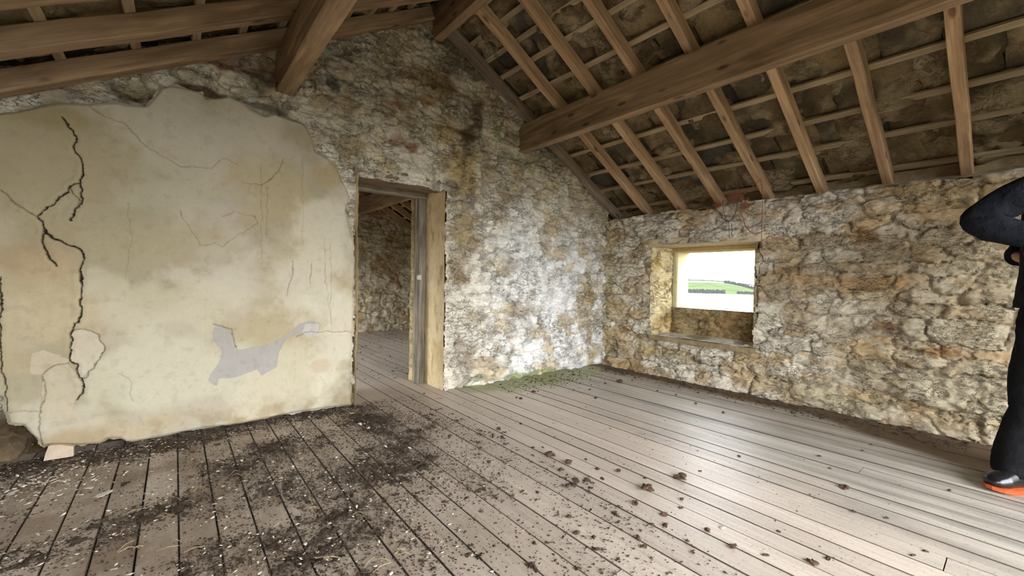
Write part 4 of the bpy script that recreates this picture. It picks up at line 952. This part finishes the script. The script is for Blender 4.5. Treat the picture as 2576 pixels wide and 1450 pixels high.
for k, (px, py) in enumerate(small):
    x, y = fpx(px, py); o = bpy.data.objects.new('clod', protos[k % 4]); COL.objects.link(o); o.location = (x, y, 0); f = rs.uniform(.7, 1.35)*(1+.12*y); o.scale = (f, f, f); o.rotation_euler = (0, 0, rs.uniform(0, 6.28))
    tag(o, 'small dark crumb of dried dirt lying singly on the bare floorboards', 'clod', 'small single crumbs on the bare boards')
for k, (px, py, w, lab) in enumerate([(906, 1071, 11, 'white plaster lump in the dark dirt by the doorway'), (926, 1081, 9, 'smaller white plaster lump right of the other by the doorway'), (886, 1042, 14, 'flat pale plaster flake at the foot of the plaster corner'), (260, 1247, 22, 'thin white plaster flake on the bare boards at left'),
        (224, 1231, 14, 'pale flake just above the thin white flake at left'), (30, 1243, 15, 'white flake at the left edge of the floor'), (288, 1435, 9, 'white chip near the bottom left of the floor'), (112, 1219, 12, 'cream flake among the chips in the left corner'), (1818, 1330, 14, 'grey flake on the bare boards at front right')]):
    x, y = fpx(px, py); s = w*np.hypot(x, y)/F_PX*.55
    lump('plaster_chip', (x, y, .003), (s, s*.6, s*(.5 if k < 2 else .12)), M_FLAKE, k+40, .4, 2, lab=lab, cat='plaster chip', grp='larger pale chips on the floor')
lump('stone', (*fpx(28, 1150), 0), (.11, .07, .09), plain_mat('dark_rubble_stone', tuple(lin(104, 88, 66)), rough=1, nscale=14, amt=.5, bump=1, bdist=.01), 51, .25, 3, lab='large dark rubble stone exposed in the broken left corner', cat='stone')

# ---------------- person at the right edge
def q3(px, py, d): return Vector(CAM+ray((px, py))*d)
def skin(name, verts, edges, mat, parent, root=0, sub=2):
    me = bpy.data.meshes.new(name); me.from_pydata([tuple(v[0]) for v in verts], edges, []); me.update()
    o = bpy.data.objects.new(name, me); COL.objects.link(o)
    o.modifiers.new('s', 'SKIN'); o.modifiers['s'].use_smooth_shade = True
    for i, v in enumerate(verts):
        r = v[1]; sv = me.skin_vertices[0].data[i]; sv.radius = r if isinstance(r, tuple) else (r, r); sv.use_root = (i == root)
    o.modifiers.new('u', 'SUBSURF').levels = sub; o.modifiers['u'].render_levels = sub
    dg = bpy.context.evaluated_depsgraph_get(); m2 = bpy.data.meshes.new_from_object(o.evaluated_get(dg)); bpy.data.objects.remove(o)
    m2.materials.clear(); m2.materials.append(mat); m2.name = name
    P = np.array([v.co[:] for v in m2.vertices]); c = P.mean(0)
    for v in m2.vertices: v.co = Vector(v.co)-Vector(c)
    m2.polygons.foreach_set('use_smooth', [True]*len(m2.polygons))
    o = bpy.data.objects.new(name, m2); COL.objects.link(o); o.location = c
    if parent is not None: attach(o, parent)
    return o
M_SKIN = plain_mat('skin', (.50, .27, .18), rough=.55, nscale=40, amt=.12, bump=.1, bdist=.001, spec=.4)
M_JACK = plain_mat('dark_jacket_cloth', (.011, .012, .017), rough=.85, nscale=14, amt=.5, bump=.9, bdist=.03, spec=.12)
M_TROU = plain_mat('black_trouser_cloth', (.009, .009, .010), rough=.9, nscale=10, amt=.4, bump=.8, bdist=.025, spec=.1)
M_HAIR = plain_mat('grey_brown_hair', (.10, .075, .055), rough=.8, nscale=80, amt=.5, bump=.6)
M_BOOT = plain_mat('black_boot_leather', (.008, .008, .009), rough=.22, nscale=30, amt=.3, bump=.15, spec=.6)
M_SOLE = plain_mat('orange_sole_rubber', (.34, .062, .016), rough=.6, nscale=50, amt=.3)
M_RED = plain_mat('red_fabric', (.28, .02, .02), rough=.8, nscale=60, amt=.4)
DP = 2.07; FWD = Vector((-RX[0], -RX[1], 0)).normalized(); TOC = Vector((-_fw[0], -_fw[1], 0)).normalized(); UP = Vector((0, 0, 1))
base = q3(2632, 1245, DP); base.z = 0
TOC = Vector((-base.x, -base.y, 0)).normalized(); FWD = Vector((-TOC.y, -TOC.x, 0)).normalized(); FWD = FWD if FWD.y > 0 else -FWD
person = empty('person', base); tag(person, 'person in a dark jacket, black trousers and orange-soled boots standing by the window wall', 'person')
def B(f, c, z): return base+FWD*f+TOC*c+UP*z
hipz = .93
kneeN, ankN, hipN = B(.045, .07, .50), B(.085, .09, .10), B(.0, .09, hipz)
kneeF, ankF, hipF = B(-.03, -.12, .50), B(-.10, -.13, .10), B(-.01, -.09, hipz)
shN, elN, wrN = B(-.01, .19, 1.495), B(.245, .215, 1.37), B(.075, .245, 1.24)
shF, elF, wrF = B(-.01, -.19, 1.495), B(.08, -.26, 1.26), B(.13, -.10, 1.17)
pel, wst, chs, nck, hed = B(0, 0, .96), B(0, 0, 1.12), B(-.01, 0, 1.38), B(-.04, 0, 1.57), B(-.045, 0, 1.71)
V_ = [(pel, .10), (wst, .095), (chs, .10), (nck, .055), (B(-.045, 0, 1.64), .07), (hed, .092), (B(-.05, 0, 1.80), .075), (shN, .05), (elN, .040), (wrN, .028), (shF, .05), (elF, .040), (wrF, .028),
      (hipN, .085), (kneeN, .058), (ankN, .042), (hipF, .085), (kneeF, .058), (ankF, .042), (B(.13, .13, .05), .028), (B(-.03, -.13, .05), .028)]
E_ = [(0, 1), (1, 2), (2, 3), (3, 4), (4, 5), (5, 6), (2, 7), (7, 8), (8, 9), (2, 10), (10, 11), (11, 12), (0, 13), (13, 14), (14, 15), (0, 16), (16, 17), (17, 18), (15, 19), (18, 20)]
# hands: palm and five fingers each, closing on what they hold
def hand(wi, w, dirv, out):
    p1 = w+dirv*.055; p2 = w+dirv*.085; n = len(V_); V_.append((p1, (.026, .018))); E_.append((wi, n))
    for k, (sp, L) in enumerate(((-.030, .07), (-.010, .08), (.010, .075), (.030, .06))):
        a = p2+out*sp; b_ = a+dirv*L*.5+UP*-.004; c = b_+dirv*L*.2+UP*-.025
        m = len(V_); V_.extend([(a, .0095), (b_, .0085), (c, .007)]); E_.extend([(n, m), (m, m+1), (m+1, m+2)])
    t0 = w+dirv*.03-out*.032; t1 = t0+dirv*.03-out*.012+UP*.012; m = len(V_); V_.extend([(t0, .011), (t1, .009)]); E_.extend([(n, m), (m, m+1)])
hand(9, wrN, (-FWD*.85-TOC*.12-UP*.10).normalized(), UP)
hand(12, wrF, (-FWD*.55+TOC*.5-UP*.1).normalized(), UP)
body = skin('body', V_, E_, M_SKIN, person)
mbf = MB(); mbf.tube([hed+FWD*.085+UP*.02, hed+FWD*.112-UP*.015, hed+FWD*.092-UP*.03], [.008, .014, .01], 8)
mbf.build('nose', M_SKIN, body, True)
for s_ in (1, -1):
    lump_e = lump('eye', tuple(hed+FWD*.078+TOC*.032*s_+UP*.012), (.012, .012, .012), plain_mat('eye', (.5, .5, .5), rough=.2, bump=0), 1, 0, 2); attach(lump_e, body)
    e_ = lump('ear', tuple(hed-FWD*.0+TOC*.088*s_-UP*.03), (.02, .012, .035), M_SKIN, 3, .1, 2); attach(e_, body)
MB().tube([hed+FWD*.084+TOC*.022-UP*.052, hed+FWD*.093-UP*.055, hed+FWD*.084-TOC*.022-UP*.052], [.003, .006, .003], 6).build('mouth', plain_mat('lips', (.30, .11, .09), rough=.5), body, True)
skin('hair', [(hed+UP*.06-FWD*.03, .088), (hed+UP*.085+FWD*.01, .078), (hed-FWD*.055-UP*.0, .07)], [(0, 1), (0, 2)], M_HAIR, person)

def loft(name, secs, mat, parent, k=28, sub=6, fold=.012, cap=True, seed=0, dirs=None):
    """secs: (centre, radius forward, radius sideways[, axis]); rings joined by a smooth surface with cloth folds"""
    C_ = [np.array(c[0]) for c in secs]; ra = np.array([[c[1], c[2]] for c in secs]); n = len(secs)
    t = np.linspace(0, n-1, (n-1)*sub+1); P = []
    cc = np.stack([np.interp(t, range(n), [c[a] for c in C_]) for a in range(3)], -1); ww = np.ones(5)/5
    if n > 2:
        pad = np.concatenate([np.repeat(cc[:1], 2, 0)*1.0, cc, np.repeat(cc[-1:], 2, 0)]); cc = np.stack([np.convolve(pad[:, a], ww, 'valid') for a in range(3)], -1)
    r2 = np.stack([np.interp(t, range(n), ra[:, a]) for a in range(2)], -1)
    for i_, c in enumerate(cc):
        T = cc[min(i_+1, len(cc)-1)]-cc[max(i_-1, 0)]; T = T/np.linalg.norm(T)
        f = np.array(FWD if dirs is None else dirs); s_ = np.cross(T, f); s_ /= np.linalg.norm(s_); f = np.cross(s_, T)
        th = np.linspace(0, 2*np.pi, k, endpoint=False)
        nz = 1+fold/.1*(fbm(np.cos(th)*1.6+seed+5, np.sin(th)*1.6+t[i_]*1.3+5, 1.2, 4, 600+seed)-.5)*2
        P.append(c+(np.cos(th)*r2[i_, 0]*nz)[:, None]*f+(np.sin(th)*r2[i_, 1]*nz)[:, None]*s_)
    m = len(P); P = np.concatenate(P+[cc[:1], cc[-1:]]); Q = []
    for i_ in range(m-1):
        for j_ in range(k): Q.append((i_*k+j_, i_*k+(j_+1) % k, (i_+1)*k+(j_+1) % k, (i_+1)*k+j_))
    if cap:
        for j_ in range(0, k, 2):
            Q.append((m*k, (j_+2) % k, (j_+1) % k, j_)); Q.append((m*k+1, (m-1)*k+j_, (m-1)*k+(j_+1) % k, (m-1)*k+(j_+2) % k))
    return mesh_np(name, P, np.array(Q), mat, parent)
jk = loft('jacket', [(B(.005, 0, .905), .125, .20), (B(.005, 0, .93), .130, .21), (B(.0, 0, 1.05), .122, .20), (B(.0, 0, 1.22), .118, .20), (B(-.0, 0, 1.38), .115, .20), (B(-.02, 0, 1.49), .10, .17), (B(-.035, 0, 1.56), .065, .09), (B(-.04, 0, 1.60), .06, .075)], M_JACK, person, seed=1, fold=.010)
for nm, sh, el, wr, sd in (('sleeve', shN, elN, wrN, 2), ('sleeve', shF, elF, wrF, 3)):
    mid = (sh+el)/2+UP*.02
    loft(nm, [(sh-(el-sh)*.12, .075, .07), (sh, .092, .092), (mid, .082, .085), (el-(el-sh)*.12, .068, .070), (el+(el-sh)*.06-UP*.02, .055, .060), (el*.74+wr*.26-UP*.026, .066, .070), (el*.35+wr*.65-UP*.012, .060, .062), (wr, .048, .048)], M_JACK, jk, seed=sd, fold=.012, dirs=TOC)
legs = [(B(.0, 0, 1.0), .105, .18), (B(.0, 0, .92), .105, .18), (B(.0, 0, .84), .105, .18)]
tr = loft('trousers', legs, M_TROU, person, seed=4)
loft('trouser_leg', [(B(.0, .085, .92), .10, .10), (B(.015, .085, .78), .098, .105), (B(.035, .08, .64), .092, .10), (B(.050, .075, .50), .088, .095), (B(.045, .075, .40), .080, .092), (B(.075, .08, .27), .088, .094), (B(.085, .085, .14), .092, .098), (B(.088, .09, .07), .092, .098)], M_TROU, tr, seed=5, fold=.014)
loft('trouser_leg', [(B(.0, -.09, .92), .10, .10), (B(-.01, -.10, .72), .098, .105), (B(-.03, -.12, .50), .088, .095), (B(-.07, -.13, .28), .088, .094), (B(-.10, -.13, .07), .092, .098)], M_TROU, tr, seed=6, fold=.014)
for an, dv in ((B(.062, .09, 0), (FWD*.62+TOC*.78).normalized()), (B(-.10, -.13, 0), (FWD*.8+TOC*.6).normalized())):
    g = Vector((an.x, an.y, 0)); sdv = UP.cross(dv)
    bt = loft('boot', [(g-dv*.085+UP*.055, .030, .030), (g-dv*.06+UP*.068, .046, .042), (g-dv*.0+UP*.085, .062, .044), (g+dv*.07+UP*.070, .050, .046), (g+dv*.13+UP*.058, .040, .050), (g+dv*.17+UP*.050, .030, .042), (g+dv*.192+UP*.042, .012, .020)], M_BOOT, person, seed=7, fold=.001, dirs=UP)
    loft('boot_shaft', [(g-dv*.005+UP*.06, .062, .048), (g-dv*.01+UP*.12, .060, .052), (g-dv*.01+UP*.20, .060, .056)], M_BOOT, bt, seed=8, fold=.002)
    ol = [(-.100, .0), (-.085, .036), (-.02, .042), (.05, .044), (.11, .052), (.16, .046), (.198, .022), (.204, 0)]
    ol = ol+[(f, -c) for f, c in ol[-2:0:-1]]
    top = [g+dv*f+sdv*c+UP*(.024+.010*max(0, (f-.12)/.09)+.008*max(0, -f/.09)) for f, c in ol]; bot = [g+dv*f*.96+sdv*c*.94+UP*(.0+.016*max(0, (f-.12)/.09)) for f, c in ol]; n = len(ol)
    MB().add(bot+top, [tuple(range(n)), tuple(range(2*n-1, n-1, -1))]+[((i+1) % n, i, i+n, (i+1) % n+n) for i in range(n)]).build('sole', M_SOLE, bt)
hp = wrN-FWD*.02+TOC*.0-UP*.035
pouch = lump('pouch', tuple(hp-UP*.055), (.045, .04, .035), M_RED, 7, .15, 3, lab='small red cloth pouch held in front of the jacket', cat='pouch')
